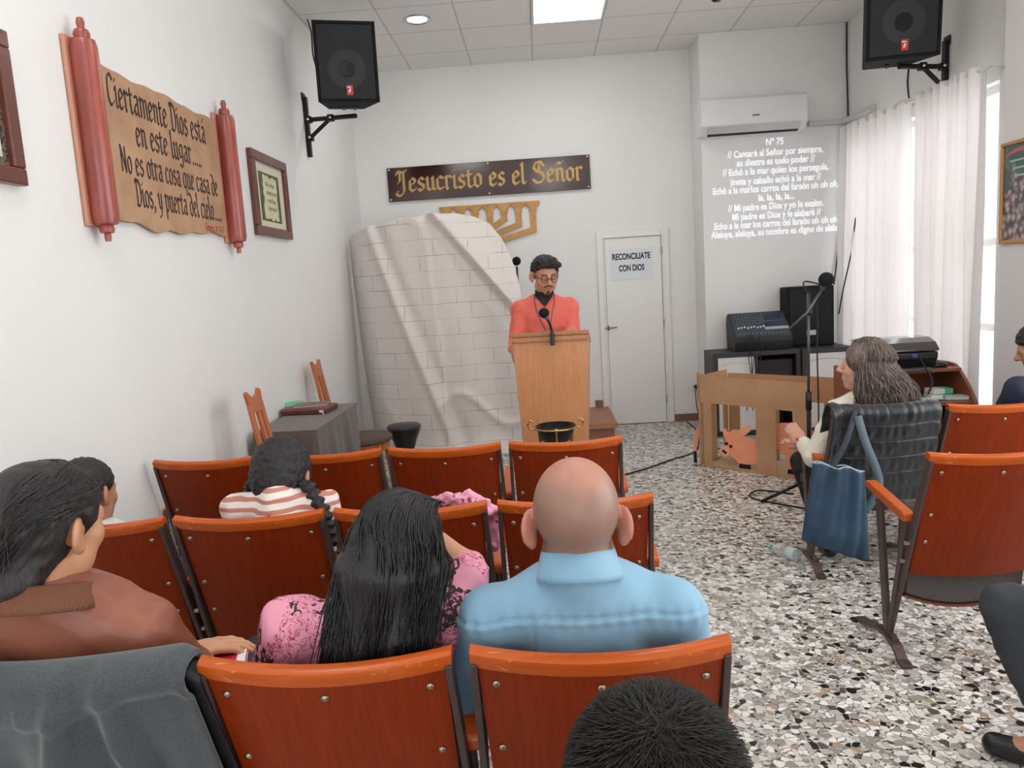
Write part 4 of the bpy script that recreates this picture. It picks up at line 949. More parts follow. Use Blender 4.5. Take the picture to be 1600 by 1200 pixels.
t = thing('audio_mixer', 'black powered audio mixer with sloping control panel on the cube shelf', 'mixer', (mxx, SY+.02, ST), math.radians(2))
pf = [(.03, 0), (.28, 0), (.30, .26), (.27, .335), (.22, .345), (.0, .12), (.0, .085)]
MB().prism([(-mw/2, a, b) for a, b in pf], (mw, 0, 0)).build('case', mat('mixer_case', (34, 36, 40), .5), t, bevel=.006)
a_, b_ = V((0, .012, .128)), V((0, .215, .335)); dz = (b_-a_); nn = V((0, -dz.z, dz.y)).normalized()
def onp(u, v, h=.002): return a_+dz*v+V(((u-.5)*(mw-.05), 0, 0))+nn*h
RP = Matrix((V((1, 0, 0)), dz.normalized(), nn)).transposed()
MB().box(onp(.5, .5, .001), (mw-.03, dz.length-.01, .006), RP).build('control_panel', mat('mixer_panel', (62, 70, 78), .45), t, bevel=.002)
kn = MB()
for r_ in range(5):
    for c_ in range(9): kn.lathe([(.0065, 0), (.005, .012), (.001, .013)], onp(.06+c_*.062, .95-.10*r_, .004), 8, RP)
kn.build('knob', mat('knob_grey', (120, 126, 132), .5), t)
fd = MB()
for c_ in range(9): fd.box(onp(.06+c_*.062, .36+.02*(c_ % 3), .010), (.014, .012, .016), RP)
fd.build('fader', mat('fader_white', (232, 232, 232), .4), t)
dsp = MB()
dsp.box(onp(.78, .80, .005), (.16, .06, .003), RP).box(onp(.80, .52, .005), (.20, .045, .003), RP); dsp.build('display', mat('display_blue', (46, 54, 84), .25), t)
MB().box(onp(.80, .33, .005), (.22, .03, .003), RP).build('light_strip', mat('strip_grey', (168, 174, 180), .4), t)
jk = MB()
for c_ in range(12): jk.lathe([(.009, 0), (.009, .006), (.005, .007)], onp(.07+c_*.078, .12, .004), 10, RP)
jk.build('jack', mat('jack_metal', (140, 140, 142), .35, .8), t)
for k, u in enumerate((.16, .22, .27, .40)):
    a = onp(u, .10, .012); cable('patch_cable', [a, a+V((0, -.05, -.02)), a+V((.005*k, -.06, -.16)), a+V((.02-.02*k, -.075, -.42)), a+V((-.03+.03*k, -.085, -.70))], .004, black_c, parent=t)
k0, k1 = at(1231, 540, y=SY+.16), at(1304, 540, y=SY+.16)
t = thing('floor_monitor', 'tall black loudspeaker standing on the cube shelf in the corner', 'loudspeaker', ((k0.x+k1.x)/2, SY+.20, ST))
kw = k1.x-k0.x; kh = at(1268, 447, y=SY+.16).z-ST
MB().span((-kw/2, -.04, 0), (kw/2, .19, kh)).build('cabinet', carpet, t, bevel=.015, seg=3)
MB().span((-kw/2+.02, -.046, .025), (kw/2-.02, -.038, kh-.025)).build('grille', mat('black_grille', (20, 20, 21), .8, bump=.4, bs=400), t, bevel=.004)
MB().box((.0, -.048, .13), (.085, .004, .045)).build('badge', mat('pale_badge', (196, 196, 194), .4), t)
# ------------------------------------------------------------------ microphone stand
MSY = 5.0; b0 = at(1264, 690, y=MSY)
t = thing('microphone_stand', 'black boom microphone stand with round foam cap before the cube shelves', 'microphone stand', (b0.x, MSY, 0)); o_ = V((b0.x, MSY, 0))
top = at(1263, 457, y=MSY)-o_
MB().tube([(0, 0, .09), (0, 0, at(1263, 620, y=MSY).z)], .013, 10).build('lower_pole', br_m, t, smooth=True)
MB().tube([(0, 0, at(1263, 622, y=MSY).z), V((top.x, top.y, top.z))], .009, 10).build('upper_pole', mat('pole_metal', (96, 96, 96), .35, .7), t, smooth=True)
MB().tube([(0, 0, at(1263, 640, y=MSY).z), (0, 0, at(1263, 612, y=MSY).z)], .019, 12).build('clutch', blk, t, smooth=True)
for k in range(3):
    a = math.radians(195+120*k); MB().tube([(0, 0, .12), (.36*math.cos(a), .36*math.sin(a), .012)], .011, 8).build('leg', br_m, t, smooth=True)
e0, e1, e2 = at(1232, 515, y=MSY-.05)-o_, at(1262, 488, y=MSY-.03)-o_, at(1284, 452, y=MSY-.06)-o_
MB().tube([e0, e1, e2], [.008, .010, .009], 8).build('boom', mat('pole_metal', 0), t, smooth=True)
MB().ball(V((top.x, -.02, e1.z)), .022, 10).build('swivel', blk, t)
mcap = at(1291, 437, y=MSY-.08)-o_
MB().tube([e2, mcap], [.014, .02], 10).build('mic_body', mat('mic_grey', 0), t, smooth=True); MB().ball(mcap, .048, 18).build('foam_cap', foam, t, smooth=True)
cable('mic_cable', [mcap+V((-.03, 0, -.03)), at(1258, 440, y=MSY)-o_, at(1258, 452, y=MSY-.02)-o_, at(1276, 480, y=MSY-.02)-o_, at(1277, 560, y=MSY-.03)-o_, at(1279, 640, y=MSY-.03)-o_, V((.05, -.03, .12)), V((.0, -.2, .01))], .005, black_c, parent=t)
cable('floor_cable', [at(1262, 795, z=.006), at(1220, 788, z=.006), at(1180, 780, z=.006), at(1172, 772, z=.006), at(1190, 766, z=.006), at(1240, 772, z=.006)], .006, black_c, 'black cable looping on the terrazzo floor beside the aisle')
cable('floor_cable', [at(975, 742, z=.006), at(1010, 732, z=.006), at(1050, 718, z=.006), at(1085, 706, z=.006), at(1092, 688, z=.03), at(1088, 672, z=.006), at(1074, 659, z=.006)], .007, black_c, 'black cable running over the floor from the seats to the cardboard pen')
ol = at(1087, 604, y=DY-.004)
t = thing('wall_socket', 'white wall socket with black plug between the door and the wall column', 'socket', (ol.x, DY, ol.z)); MB().span((-.04, -.010, -.04), (.04, -.001, .04)).build('plate', plastic_w, t, bevel=.004); MB().lathe([(.022, 0), (.020, .035), (.010, .05)], (0, -.010, 0), 14, Rx(math.radians(90))).build('plug', blk, t, smooth=True)
cable('plug_cable', [V((0, -.06, 0)), V((-.02, -.09, -.06)), V((.0, -.10, -.25)), V((.08, -.12, ol.z*-1+.05)), V((.16, -.30, -ol.z+.006))], .005, black_c, parent=t)
# ------------------------------------------------------------------ cardboard pen with pink card pigs
card = NT('cardboard'); v_ = card.coord((1, 1, 1)); wv = card.n('ShaderNodeTexWave', {'Vector': v_, 'Scale': 45, 'Distortion': .6}, bands_direction='X'); n1 = card.noise(v_, 4, 4).outputs[0]
card.p(Base_Color=card.mix(card.math('MULTIPLY', wv.outputs[1], .12), card.mix(card.ramp(n1, [(.3, (0, 0, 0, 1)), (.7, (1, 1, 1, 1))]), lin((180, 136, 100)), lin((200, 156, 118))), lin((132, 96, 68))), Roughness=.8)
A, B = at(1096, 728, z=0), at(1232, 748, z=0); dv = (B-A).normalized(); pl = .90
t = thing('cardboard_pen', 'brown cardboard pen with cut-out openings standing before the cube shelves', 'cardboard pen', (A.x, A.y, 0), math.atan2(dv.y, dv.x))
def loc_(px, py): # point on the pen's front sheet in its own plane
    d = CR*((px-800)/FPX)+CU*(-(py-600)/FPX)+CF; n = V((-dv.y, dv.x, 0)); k = (A-EYE).dot(n)/d.dot(n); q = EYE+d*k-A; return q.dot(dv), q.z
def sheet(name, poly, y=0, th=.006, mt=None, parent=t):
    return MB().prism([(a, y, b) for a, b in poly], (0, th, 0)).build(name, mt or card.m, parent)
zt0, zt1 = loc_(1097, 584)[1], loc_(1262, 599)[1]; zb0, zb1 = loc_(1112, 630)[1], loc_(1262, 645)[1]
def ztop(a): return zt0+(zt1-zt0)*a/loc_(1262, 599)[0]
def zbt(a): return zb0+(zb1-zb0)*a/loc_(1262, 645)[0]
sheet('top_band', [(-.02, zb0), (pl, zbt(pl)), (pl, ztop(pl)), (.10, ztop(.1)-.012), (-.02, ztop(0)+.01)])
for a0_, a1_, wn in ((1099, 1111, 'post'), (1181, 1212, 'post')):
    q0, q1 = loc_(a0_, 660)[0], loc_(a1_, 660)[0]; sheet(wn, [(q0, 0), (q1, 0), (q1, zbt(q1)+.004), (q0, zbt(q0)+.004)], y=.0015)
sheet('post', [(pl-.12, 0), (pl, 0), (pl, zbt(pl)+.004), (pl-.14, zbt(pl)+.004)], y=.0015)
sheet('bottom_rail', [(0, .0), (pl, .0), (pl, .018), (0, .018)], y=.003)
sd = MB()
for y_a, y_b, z_a, z_b in ((.0, .44, zb0-.02, zt0-.02), (.0, .07, 0, zb0-.021), (.19, .26, 0, zb0-.021), (.37, .44, 0, zb0-.021), (0, .44, 0, .018)): sd.span((-.012-.0004*y_b, y_a, z_a), (-.004, y_b, z_b))
sd.build('side_panel', card.m, t)
bk_ = MB()
for xa, xb in ((0, .10), (.30, .44), (.8, .9)): bk_.span((xa, .446, .0), (xb, .452, zb0-.021))
bk_.span((0, .4465, zb0-.02), (.9, .4515, zt0-.05)); bk_.build('back_panel', card.m, t)
fl_ = MB().prism([(.02, .01, .004), (.88, .01, .004), (.88, .44, .004), (.02, .44, .004)], (0, 0, .004)).build('floor_sheet', mat('straw_card', (170, 150, 112), .8), t)
pink = mat('pink_card', (250, 164, 126), .7, var=.04, vs=10); pblk = mat('black_felt', (26, 20, 20), .8)
def flip(pts, s): return [(a*s, b) for a, b in pts]
def pig(label, org, rz, poly, feet, ear=None, face=None, spot=None):
    g = thing('pig_cutout', label, 'cutout', org, rz, 'pink card pig cutouts')
    MB().prism([(a, 0, b) for a, b in poly], (0, .005, 0)).build('body', pink, g, bevel=.001)
    for a, b in feet: MB().prism([(a-.026, -.001, b), (a+.026, -.001, b), (a+.022, -.001, b+.035), (a-.022, -.001, b+.035)], (0, .007, 0)).build('hoof', pblk, g)
    if ear: 
        for e in ear: MB().prism([(a, -.006, b) for a, b in e], (0, .004, 0)).build('ear', mat('pink_card_ear', (252, 176, 140), .7), g)
    if face:
        sn, ey, no = face
        m_ = MB().lathe([(.042, 0), (.042, .006), (.001, .006)], (sn[0], -.0005, sn[1]), 20, Rx(math.radians(90))); m_.build('snout', mat('pink_card_ear', 0), g)
        for q in no: MB().lathe([(.011, 0), (.011, .003), (.001, .003)], (q[0], -.0068, q[1]), 12, Rx(math.radians(90))).build('nostril', pblk, g)
        for q in ey: MB().lathe([(.013, 0), (.013, .003), (.001, .003)], (q[0], -.0005, q[1]), 12, Rx(math.radians(90))).build('eye', pblk, g)
    return g
def pen_pts(lst): return [loc_(1040+a/5, 560+b/5) for a, b in lst]
yaw = math.atan2(dv.y, dv.x)
def at_pen(depth): return (A.x-dv.y*depth, A.y+dv.x*depth, .0)
hd = pen_pts([(420, 580), (445, 575), (470, 585), (500, 565), (545, 570), (575, 595), (600, 630), (700, 640), (735, 650), (735, 825), (705, 835), (625, 840), (620, 865), (580, 870), (560, 850), (520, 800), (470, 765), (440, 755), (420, 730), (440, 690), (440, 640)])
zmin = min(b for a, b in hd)
pig('pink card pig with black eyes looking left out of the pen', at_pen(.05), yaw, hd, [(pen_pts([(572, 860)])[0][0], max(.008, zmin)), (pen_pts([(615, 858)])[0][0], max(.008, zmin))],
    ear=[pen_pts([(418, 555), (455, 560), (450, 610), (428, 608)]), pen_pts([(545, 575), (575, 548), (635, 530), (640, 575), (600, 608), (560, 600)])], face=(pen_pts([(440, 735)])[0], pen_pts([(452, 675), (484, 697)]), pen_pts([(430, 732), (446, 745)])))
bd = pen_pts([(800, 540), (860, 520), (985, 520), (1060, 540), (1120, 600), (1120, 800), (1080, 885), (1050, 900), (1040, 840), (980, 830), (985, 875), (960, 900), (910, 905), (905, 850), (880, 770), (850, 740), (800, 720)])
pig('pink card pig seen from behind in the right opening of the pen', at_pen(.09), yaw, bd, [(pen_pts([(935, 905)])[0][0], .012)])
pp = [at(1040+a/5, 560+b/5, y=A.y+.10) for a, b in ((285, 490), (300, 500), (290, 560), (262, 610), (245, 660), (243, 700), (240, 770), (222, 765), (215, 700), (225, 620), (240, 550))]
c0_ = at(1088, 690, y=A.y+.1)
g = thing('pig_cutout', 'narrow curved pink card cutout leaning at the left end of the pen', 'cutout', (c0_.x, A.y+.1, 0), 0, 'pink card pig cutouts')
MB().prism([p_-V((c0_.x, A.y+.1, 0)) for p_ in pp], (0, .006, 0)).build('body', pink, g); q_ = pp[7]-V((c0_.x, A.y+.1, 0))
MB().prism([(q_.x, -.001, .004), (q_.x+.025, -.001, .004), (q_.x+.022, -.001, .10), (q_.x-.002, -.001, .10)], (0, .008, 0)).build('hoof', pblk, g)
# ------------------------------------------------------------------ computer desk, printer and small things
dsk = wood('desk_wood', (132, 72, 52), (150, 86, 62), sc=(1, 10, 10), rough=.4, coat=.25)
DYF = 4.72; dr = at(1500, 571, y=5.02); DT = dr.z; d1x = 2.70; d0x = d1x-.70
t = thing('computer_desk', 'small red-brown computer desk with curved side by the curtain', 'desk', (d0x, DYF, 0))
dw = d1x-d0x
prof = [(.55, 0), (.55, DT+.015), (.34, DT+.02), (.26, DT-.005), (.14, DT-.10), (.05, DT-.20), (.01, DT-.29), (.0, DT-.40), (.0, 0)]
pc_ = [(p.y, p.z) for p in catmull([(0, a, b) for a, b in prof[1:8]], 5)]
for x_ in (0, dw-.022): MB().prism([(x_, a, b) for a, b in [prof[0]]+pc_+[prof[-1]]], (.022, 0, 0)).build('side_panel', dsk, t, bevel=.002)
MB().span((.023, .20, DT-.02), (dw-.023, .55, DT)).build('top_shelf', dsk, t); MB().span((.023, .06, DT-.215), (dw-.023, .55, DT-.195)).build('middle_shelf', dsk, t); MB().span((.023, .02, DT-.36), (dw-.023, .5, DT-.338)).build('keyboard_shelf', dsk, t); MB().span((.023, .53, .1), (dw-.023, .548, DT-.02)).build('back_board', dsk, t)
def ondesk(px, py, y, zz): return at(px, py, y=y)
prm = mat('printer_black', (26, 26, 28), .32); lidm = mat('printer_lid', (70, 62, 62), .18, coat=.5)
pa, pb_ = at(1392, 560, y=4.99), at(1458, 560, y=4.99); pw_ = .42
t = thing('printer', 'black printer with glossy grey lid on the computer desk', 'printer', (pb_.x-pw_/2, 5.08, DT))
MB().prism([(-pw_/2, a, b) for a, b in ((-.13, .03), (-.16, .075), (-.16, .115), (.16, .115), (.16, .0), (-.11, .0))], (pw_, 0, 0)).build('body', prm, t, bevel=.012, seg=3)
MB().prism([(-pw_/2-.004, a, b) for a, b in ((-.165, .118), (-.165, .135), (-.12, .175), (-.04, .20), (.10, .20), (.165, .17), (.165, .118))], (pw_+.008, 0, 0)).build('lid', lidm, t, bevel=.014, seg=3)
MB().box((0, -.12, .006), (pw_*.8, .16, .010)).build('paper_tray', mat('tray_grey', (96, 98, 104), .4), t, bevel=.003)
MB().box((.06, -.1605, .095), (.03, .003, .022)).build('logo_patch', mat('logo_blue', (70, 92, 150), .4), t)
cable('power_cord', [V((.09, -.155, .09)), V((.095, -.20, .04)), V((.10, -.30, -.05)), V((.06, -.33, -.13))], .006, black_c, parent=t)
mo = at(1471, 568, y=4.97)
t = thing('computer_mouse', 'black computer mouse on the top shelf of the computer desk', 'mouse', (mo.x, 5.0, DT)); sd_ = SDF(); sd_.ell((0, 0, .012), (.055, .033, .026)).plane((0, 0, .001), (0, 0, -1)); sd_.build('shell', prm, t, .004)
MB().box((-.03, 0, .036), (.02, .004, .006)).build('wheel', mat('mic_grey', 0), t)
bx = at(1474, 596, y=4.88); zs = DT-.195
mint = mat('mint_box', (96, 178, 150), .5); pale = mat('pale_pages', (222, 222, 216), .7)
for k, (lb, zz) in enumerate((('lower of the two white and green boxes stacked in the desk', 0), ('upper of the two white and green boxes stacked in the desk', .036))):
    t = thing('small_box', lb, 'box', (bx.x+.006*k, 4.93, zs+zz), .12*k, 'boxes in the desk'); MB().span((-.075, -.05, .001), (.0, .05, .034)).build('white_end', pale, t, bevel=.002); MB().span((.0, -.05, .001), (.055, .05, .034)).build('green_end', mint, t, bevel=.002)
bb = at(1497, 604, y=4.85)
t = thing('paperback', 'pale book lying beside the green boxes in the desk', 'book', (bb.x, 4.88, zs+.001), -.25); MB().box((0, 0, .011), (.13, .10, .016)).build('pages', pale, t); MB().box((0, 0, .0205), (.134, .104, .003)).build('cover', mat('pale_cover', (196, 206, 196), .5), t)
kb = at(1440, 607, y=4.86)
t = thing('dark_folder', 'flat dark folder lying on the middle shelf of the desk', 'folder', (kb.x-.02, 4.93, zs+.001)); MB().box((-.08, 0, .006), (.36, .18, .011)).build('cover', mat('folder_dark', (66, 72, 72), .5), t, bevel=.002)
MB().box((.08, -.06, .013), (.14, .10, .002)).build('loose_paper', pale, t)
# ------------------------------------------------------------------ water bottle on the floor
bt = at(1231, 863, z=.033)
t = thing('water_bottle', 'clear plastic water bottle with green cap lying on the floor beside the seats', 'bottle', (bt.x, bt.y, .0335)); t.rotation_euler = (math.radians(90), 0, math.radians(215))
pet = NT('clear_plastic'); pet.p(Base_Color=(.93, .97, .97, 1), Roughness=.08, IOR=1.25); pet.b.inputs['Transmission Weight'].default_value = .85
MB().lathe([(.001, -.10), (.030, -.10), (.033, -.09), (.031, -.06), (.033, -.04), (.031, -.01), (.033, .01), (.033, .05), (.026, .08), (.013, .095), (.012, .105), (.001, .105)], n=24).build('body', pet.m, t, smooth=True)
MB().lathe([(.001, .104), (.0145, .104), (.0145, .122), (.001, .123)], n=18).build('cap', mat('mint_cap', (120, 200, 180), .4), t); MB().lathe([(.0335, -.05), (.0335, .0)], n=24).build('label', mat('pale_label', (206, 218, 220), .5), t, smooth=True)
# ------------------------------------------------------------------ people
def nv(a): a = np.array(a, float); return a/np.linalg.norm(a)
def frame(fwd, up=(0, 0, 1)):
    f = nv(fwd); r = nv(np.cross(f, up)); return np.stack([r, f, np.cross(r, f)], 1)
def L3(a, b, t): return vec(a)+(vec(b)-vec(a))*t
def add_head(s, c, R, k=1.0, neck=None, nr=.054):
    c = vec(c); P = lambda x, y, z: c+R @ (np.array([x, y, z])*k)
    E = lambda p, r, kk=.02, sub=False, RR=None: s.ell(P(*p), np.array(r)*k, R if RR is None else R @ RR, kk, sub)
    if neck is not None: s.cap(P(0, -.022, -.055), neck, nr*k*.96, nr*1.04, .025)
    E((0, -.014, .028), (.0765, .098, .088), .01); E((0, .030, -.040), (.058, .064, .078), .03); E((0, .066, -.096), (.020, .018, .018), .025)
    for q in (-1, 1):
        E((q*.038, .058, -.026), (.028, .028, .030), .02); E((q*.046, .018, -.07), (.022, .04, .03), .02)
        E((q*.031, .096, .004), (.016, .012, .010), .010, True); E((q*.031, .083, .002), (.0135, .012, .0125), .004)
        RR = np.array(Rz(q*.62) @ Rx(-.15)); E((q*.085, -.014, -.006), (.0085, .023, .034), .005, False, RR); E((q*.092, .002, -.004), (.008, .014, .022), .004, True, RR); E((q*.082, -.006, -.034), (.0085, .013, .014), .012)
    s.cap(P(-.034, .083, .020), P(.034, .083, .020), .011*k, .011*k, .014)
    s.cap(P(0, .094, .006), P(0, .114, -.026), .008*k, .0125*k, .010)
    for q in (-1, 1): E((q*.012, .102, -.030), (.009, .010, .008), .006)
    s.cap(P(-.018, .089, -.058), P(.018, .089, -.058), .0075*k, .0075*k, .008); s.cap(P(-.014, .088, -.068), P(.014, .088, -.068), .008*k, .008*k, .006)
def add_hand(s, w, d, n, side, curl=.5, k=1.0, spread=.0):
    w, d, n = vec(w), nv(d), nv(n); n = nv(n-d*(n @ d)); l = np.cross(d, n)*side
    M3 = np.stack([l, d, n], 1); s.ell(w+d*.046*k, np.array([.041, .050, .017])*k, M3, .014)
    for i, ln in enumerate((.074, .084, .078, .060)):
        b = w+d*(.083-.004*abs(i-1.2))*k+l*(.029-.0195*i)*k; a = curl*.55; dd = d*math.cos(a)+n*math.sin(a)+l*spread*(1.5-i)
        p = b
        for j, f in enumerate((.45, .31, .24)):
            q = p+nv(dd)*ln*f*k; s.cap(p, q, (.0095-.0008*j)*k, (.0088-.0008*j)*k, .005); p = q; a += curl*.75; dd = d*math.cos(a)+n*math.sin(a)+l*spread*(1.5-i)
    b = w+d*.022*k+l*.030*k+n*.006*k; q = b+nv(l*.75+d*.62+n*.30)*.042*k; s.cap(b, q, .014*k, .0115*k, .012); s.cap(q, q+nv(l*.25+d*.85+n*.42)*.034*k, .0112*k, .009*k, .005)
def torso(s, J, e=0.0, w=1.0, d=1.0, k=.03, low=True):
    N, P = vec(J['neck']), vec(J['pelvis']); up = nv(N-P); r = vec(J['shR'])-vec(J['shL']); r = nv(r-up*(r @ up)); R = np.stack([r, np.cross(up, r), up], 1); J['R'] = R
    Ln = np.linalg.norm(N-P); q = Ln/.46
    s.ell(L3(P, N, .70)+R[:, 1]*.004, (.148*w+e, .102*d+e, .165*q+e), R, k); s.ell(L3(P, N, .36)+R[:, 1]*.010, (.132*w+e, .100*d+e, .15*q+e), R, k)
    if low: s.ell(P, (.160*w+e, .118*d+e, .115*q+e), R, k)
    for a in ('shL', 'shR'): s.cap(L3(N, P, .06), vec(J[a])-up*.005, .046*q+e, .050*q+e, k)
def limbs(s, J, e=0.0, arms=1.0, k=1.0, kk=.02, fore=1.0):
    for a in 'LR':
        sh, el, wr = vec(J['sh'+a]), vec(J['el'+a]), vec(J['wr'+a])
        s.cap(sh, el, .054*k+e, .043*k+e, kk+.012)
        if arms > .5: s.cap(el, L3(el, wr, (arms-.5)*2), .043*k+e, (.043-.015*(arms-.5)*2)*k+e, kk)
def legs(s, J, e=0.0, k=1.0, kk=.02, shin=1.0):
    for a in 'LR':
        hp, kn, an = vec(J['hip'+a]), vec(J['kn'+a]), vec(J['an'+a])
        s.cap(hp, kn, .080*k+e, .056*k+e, .03); s.cap(kn, L3(kn, an, shin), .054*k+e, (.054-.016*shin)*k+e, kk); s.cap(L3(kn, an, .15), L3(kn, an, .45), .054*k+e, .050*k+e, kk)
def seated(x, yb, head, neck, sw=.19, shz=None, shy=None, k=1.0, knee=.68, pelvis=None, foot_z=.085, lean=0.0):
    J = {'head': vec(head), 'neck': vec(neck)}; P = vec(pelvis or (x, yb+.31, .555)); J['pelvis'] = P
    sz = neck[2]-.055*k if shz is None else shz; sy = neck[1] if shy is None else shy
    for a, q in (('L', -1), ('R', 1)):
        J['sh'+a] = vec((neck[0]+q*sw, sy, sz-q*lean)); J['el'+a] = vec((neck[0]+q*(sw+.06), sy+.10, sz-.25*k)); J['wr'+a] = vec((x+q*.11, sy+.30, sz-.28*k))
        J['hip'+a] = P+vec((q*.085*k, .02, -.01)); J['kn'+a] = vec((x+q*.13*k, yb+knee, .53)); J['an'+a] = vec((x+q*.13*k, yb+knee+.03, foot_z))
    return J
skins = {}
def skin(name, c, rough=.5):
    t = NT(name); v = t.coord(); n = t.noise(v, 26, 4).outputs[0]; L = lin(c)
    base = t.mix(t.ramp(n, [(.3, (0, 0, 0, 1)), (.7, (1, 1, 1, 1))]), (L[0]*.94, L[1]*.90, L[2]*.88, 1), L)
    t.p(Base_Color=base, Roughness=rough); t.b.inputs['Subsurface Weight'].default_value = .08; t.b.inputs['Subsurface Radius'].default_value = (.012, .005, .003); return t.m
def tinted(name, rough=.5, bump=0, bs=60, sheen=0):
    t = NT(name); a = t.n('ShaderNodeAttribute', attribute_name='tint'); t.p(Base_Color=a.outputs['Color'], Roughness=rough, Sheen_Weight=sheen)
    if bump: t.bump(t.noise(t.coord(), bs, 4).outputs[0], bump, .003)
    return t.m
def hairmat(name, c, rough=.42, scale=(120, 120, 6), strength=.7):
    t = NT(name); v = t.coord(scale); n = t.noise(v, 1.6, 4, .6).outputs[0]; L = lin(c)
    t.p(Base_Color=t.mix(t.ramp(n, [(.3, (0, 0, 0, 1)), (.75, (1, 1, 1, 1))]), tuple(x*.5 for x in L[:3])+(1,), tuple(min(1, x*1.7) for x in L[:3])+(1,)), Roughness=rough); t.bump(n, strength, .006); return t.m
shoe_m = mat('black_shoe_leather', (20, 20, 22), .35)
def shoes(J, t, k=1.0, m=None, dirs=None):
    for a in 'LR':
        an = vec(J['an'+a]); f = nv(dirs[a] if dirs else (0, 1, 0)); s = SDF()
        b = an+vec((0, 0, -.045*k)); s.cap(an-f*.02, b+f*.02, .040*k, .036*k, .02).cap(b-f*.03, b+f*.15*k, .036*k, .032*k, .02); s.plane(vec((0, 0, an[2]-.082*k)), (0, 0, -1)); s.build('shoe', m or shoe_m, t, .009)
def strands(name, paths, r, m, parent, tints=None, n=3):
    vs, fs, tc = [], [], []
    for q, P in enumerate(paths):
        P = [V(p) for p in P]; o = len(vs); rr = r if not isinstance(r, list) else r[q]; u = None
        for i, p in enumerate(P):
            t = (P[min(i+1, len(P)-1)]-P[max(i-1, 0)]); t = t.normalized() if t.length > 1e-9 else V((0, 0, -1))
            u = (t.orthogonal() if u is None else u-t*u.dot(t)).normalized(); w_ = t.cross(u); f = rr*(1 if i < len(P)*.7 else 1-.75*(i-len(P)*.7)/(len(P)*.3))
            for k in range(n): a = 6.283*k/n; vs.append(p+(u*math.cos(a)+w_*math.sin(a))*f); tc.append(tints[q] if tints else (1, 1, 1))
        for i in range(len(P)-1):
            for k in range(n): a, b = o+i*n+k, o+i*n+(k+1) % n; fs.append((a, b, b+n, a+n))
    me = bpy.data.meshes.new(name); me.from_pydata([tuple(v) for v in vs], [], fs)
    if tints: a = me.color_attributes.new('tint', 'FLOAT_COLOR', 'POINT'); c = np.ones((len(vs), 4), np.float32); c[:, :3] = np.array(tc); a.data.foreach_set('color', c.ravel())
    return link(name, me, m, parent, True)
def collar(name, c, R, r, h, m, t, open_=.5, flare=1.12, drop=.0, thick=.004):
    """a folded shirt collar round the neck, open at the front"""
    rows = []
    for j, (f, z) in enumerate(((1.0, h*.9), (1.02, h), (1.07*flare, h*.98), (1.22*flare, h*.25-drop), (1.25*flare, 0-drop))):
        rows.append([V(vec(c)+R @ np.array([r*f*math.sin(a), r*f*1.05*math.cos(a), z-.022*max(0, 1-min(a, 2*math.pi-a)/1.3)])) for a in [math.pi+(-math.pi+open_)+2*(math.pi-open_)*i/32 for i in range(33)]])
    for r_ in rows:
        for i, p in enumerate(r_): pass
    return MB().grid(rows).build(name, m, t, True, solid=thick)
BODY_R = .007
def person(label, J, headR, hk=1.0, skin_m=None, top_m=None, top_e=.010, sleeve=1.0, trouser_m=None, w=1.0, d=1.0, k=1.0, hands=None, disp=None, res=BODY_R, tint=None, shin=1.0, tname='shirt', body=True, dirs=None, nr=.054, extra=None, group=None, shoes_m=None, top_tint=None):
    t = thing('person', label, 'person', (J['pelvis'][0], J['pelvis'][1], 0), group=group); org = vec((J['pelvis'][0], J['pelvis'][1], 0))
    for q in list(J):
        if q != 'R': J[q] = vec(J[q])-org
    s = SDF(); torso(s, J, 0, w, d); limbs(s, J, 0, 1.0, k); legs(s, J, 0, k)
    add_head(s, J['head'], headR, hk, J['neck'], nr)
    for a, q in (('L', -1), ('R', 1)):
        h = (hands or {}).get(a); wr, el = J['wr'+a], J['el'+a]; dd = nv(wr-el)
        if h: add_hand(s, wr, h[0], h[1], h[2] if len(h) > 2 else q, h[3] if len(h) > 3 else .5, k*.98)
        else: add_hand(s, wr, dd+vec((-q*.2, 0, -.1)), (0, .1, -1), -q, .5, k*.98)
        an = J['an'+a]; s.cap(an, an+nv(dirs[a] if dirs else (0, 1, 0))*.13*k+vec((0, 0, -.05*k)), .034*k, .026*k, .02)
    s.build('body', skin_m, t, res, colour=tint)
    s = SDF(); torso(s, J, top_e, w, d, .035); limbs(s, J, top_e, sleeve, k); 
    if extra: extra(s, J)
    s.build(tname, top_m, t, res, disp, colour=top_tint)
    s = SDF(); P = J['pelvis']; s.ell(P-vec((0, 0, .01)), (.160*w+.014, .118*d+.014, .10), J['R'], .03); legs(s, J, .011, k, shin=shin)
    s.build('trousers', trouser_m, t, .009, waves(5, 16, 40, .003, True))
    shoes(J, t, k, shoes_m, dirs); J['org'] = org
    return t
def hair_shell(t, J, R, k, m, front=.055, low=-.02, tilt=.75, grow=.012, nape=0.0, res=.0045, disp=None, extra=None, name='hair', ear=True, face=True):
    c = vec(J['head']); P = lambda x, y, z: c+R @ (np.array([x, y, z])*k); s = SDF()
    s.ell(P(0, -.016, .030), np.array([.0775+grow, .099+grow, .089+grow])*k, R, .01); s.ell(P(0, -.052, -.03), np.array([.062+grow*.7, .050+grow*.8, .075+nape])*k, R, .03)
    if face: s.plane(P(0, front, low), R @ np.array([0, tilt, -math.sqrt(1-tilt*tilt)]), .012)
    if ear:
        for q in (-1, 1): s.ell(P(q*.092, -.004, -.016), np.array([.03, .030, .044])*k, R, .008, True)
    if extra: extra(s, P, R, k)
    return s.build(name, m, t, res, disp)
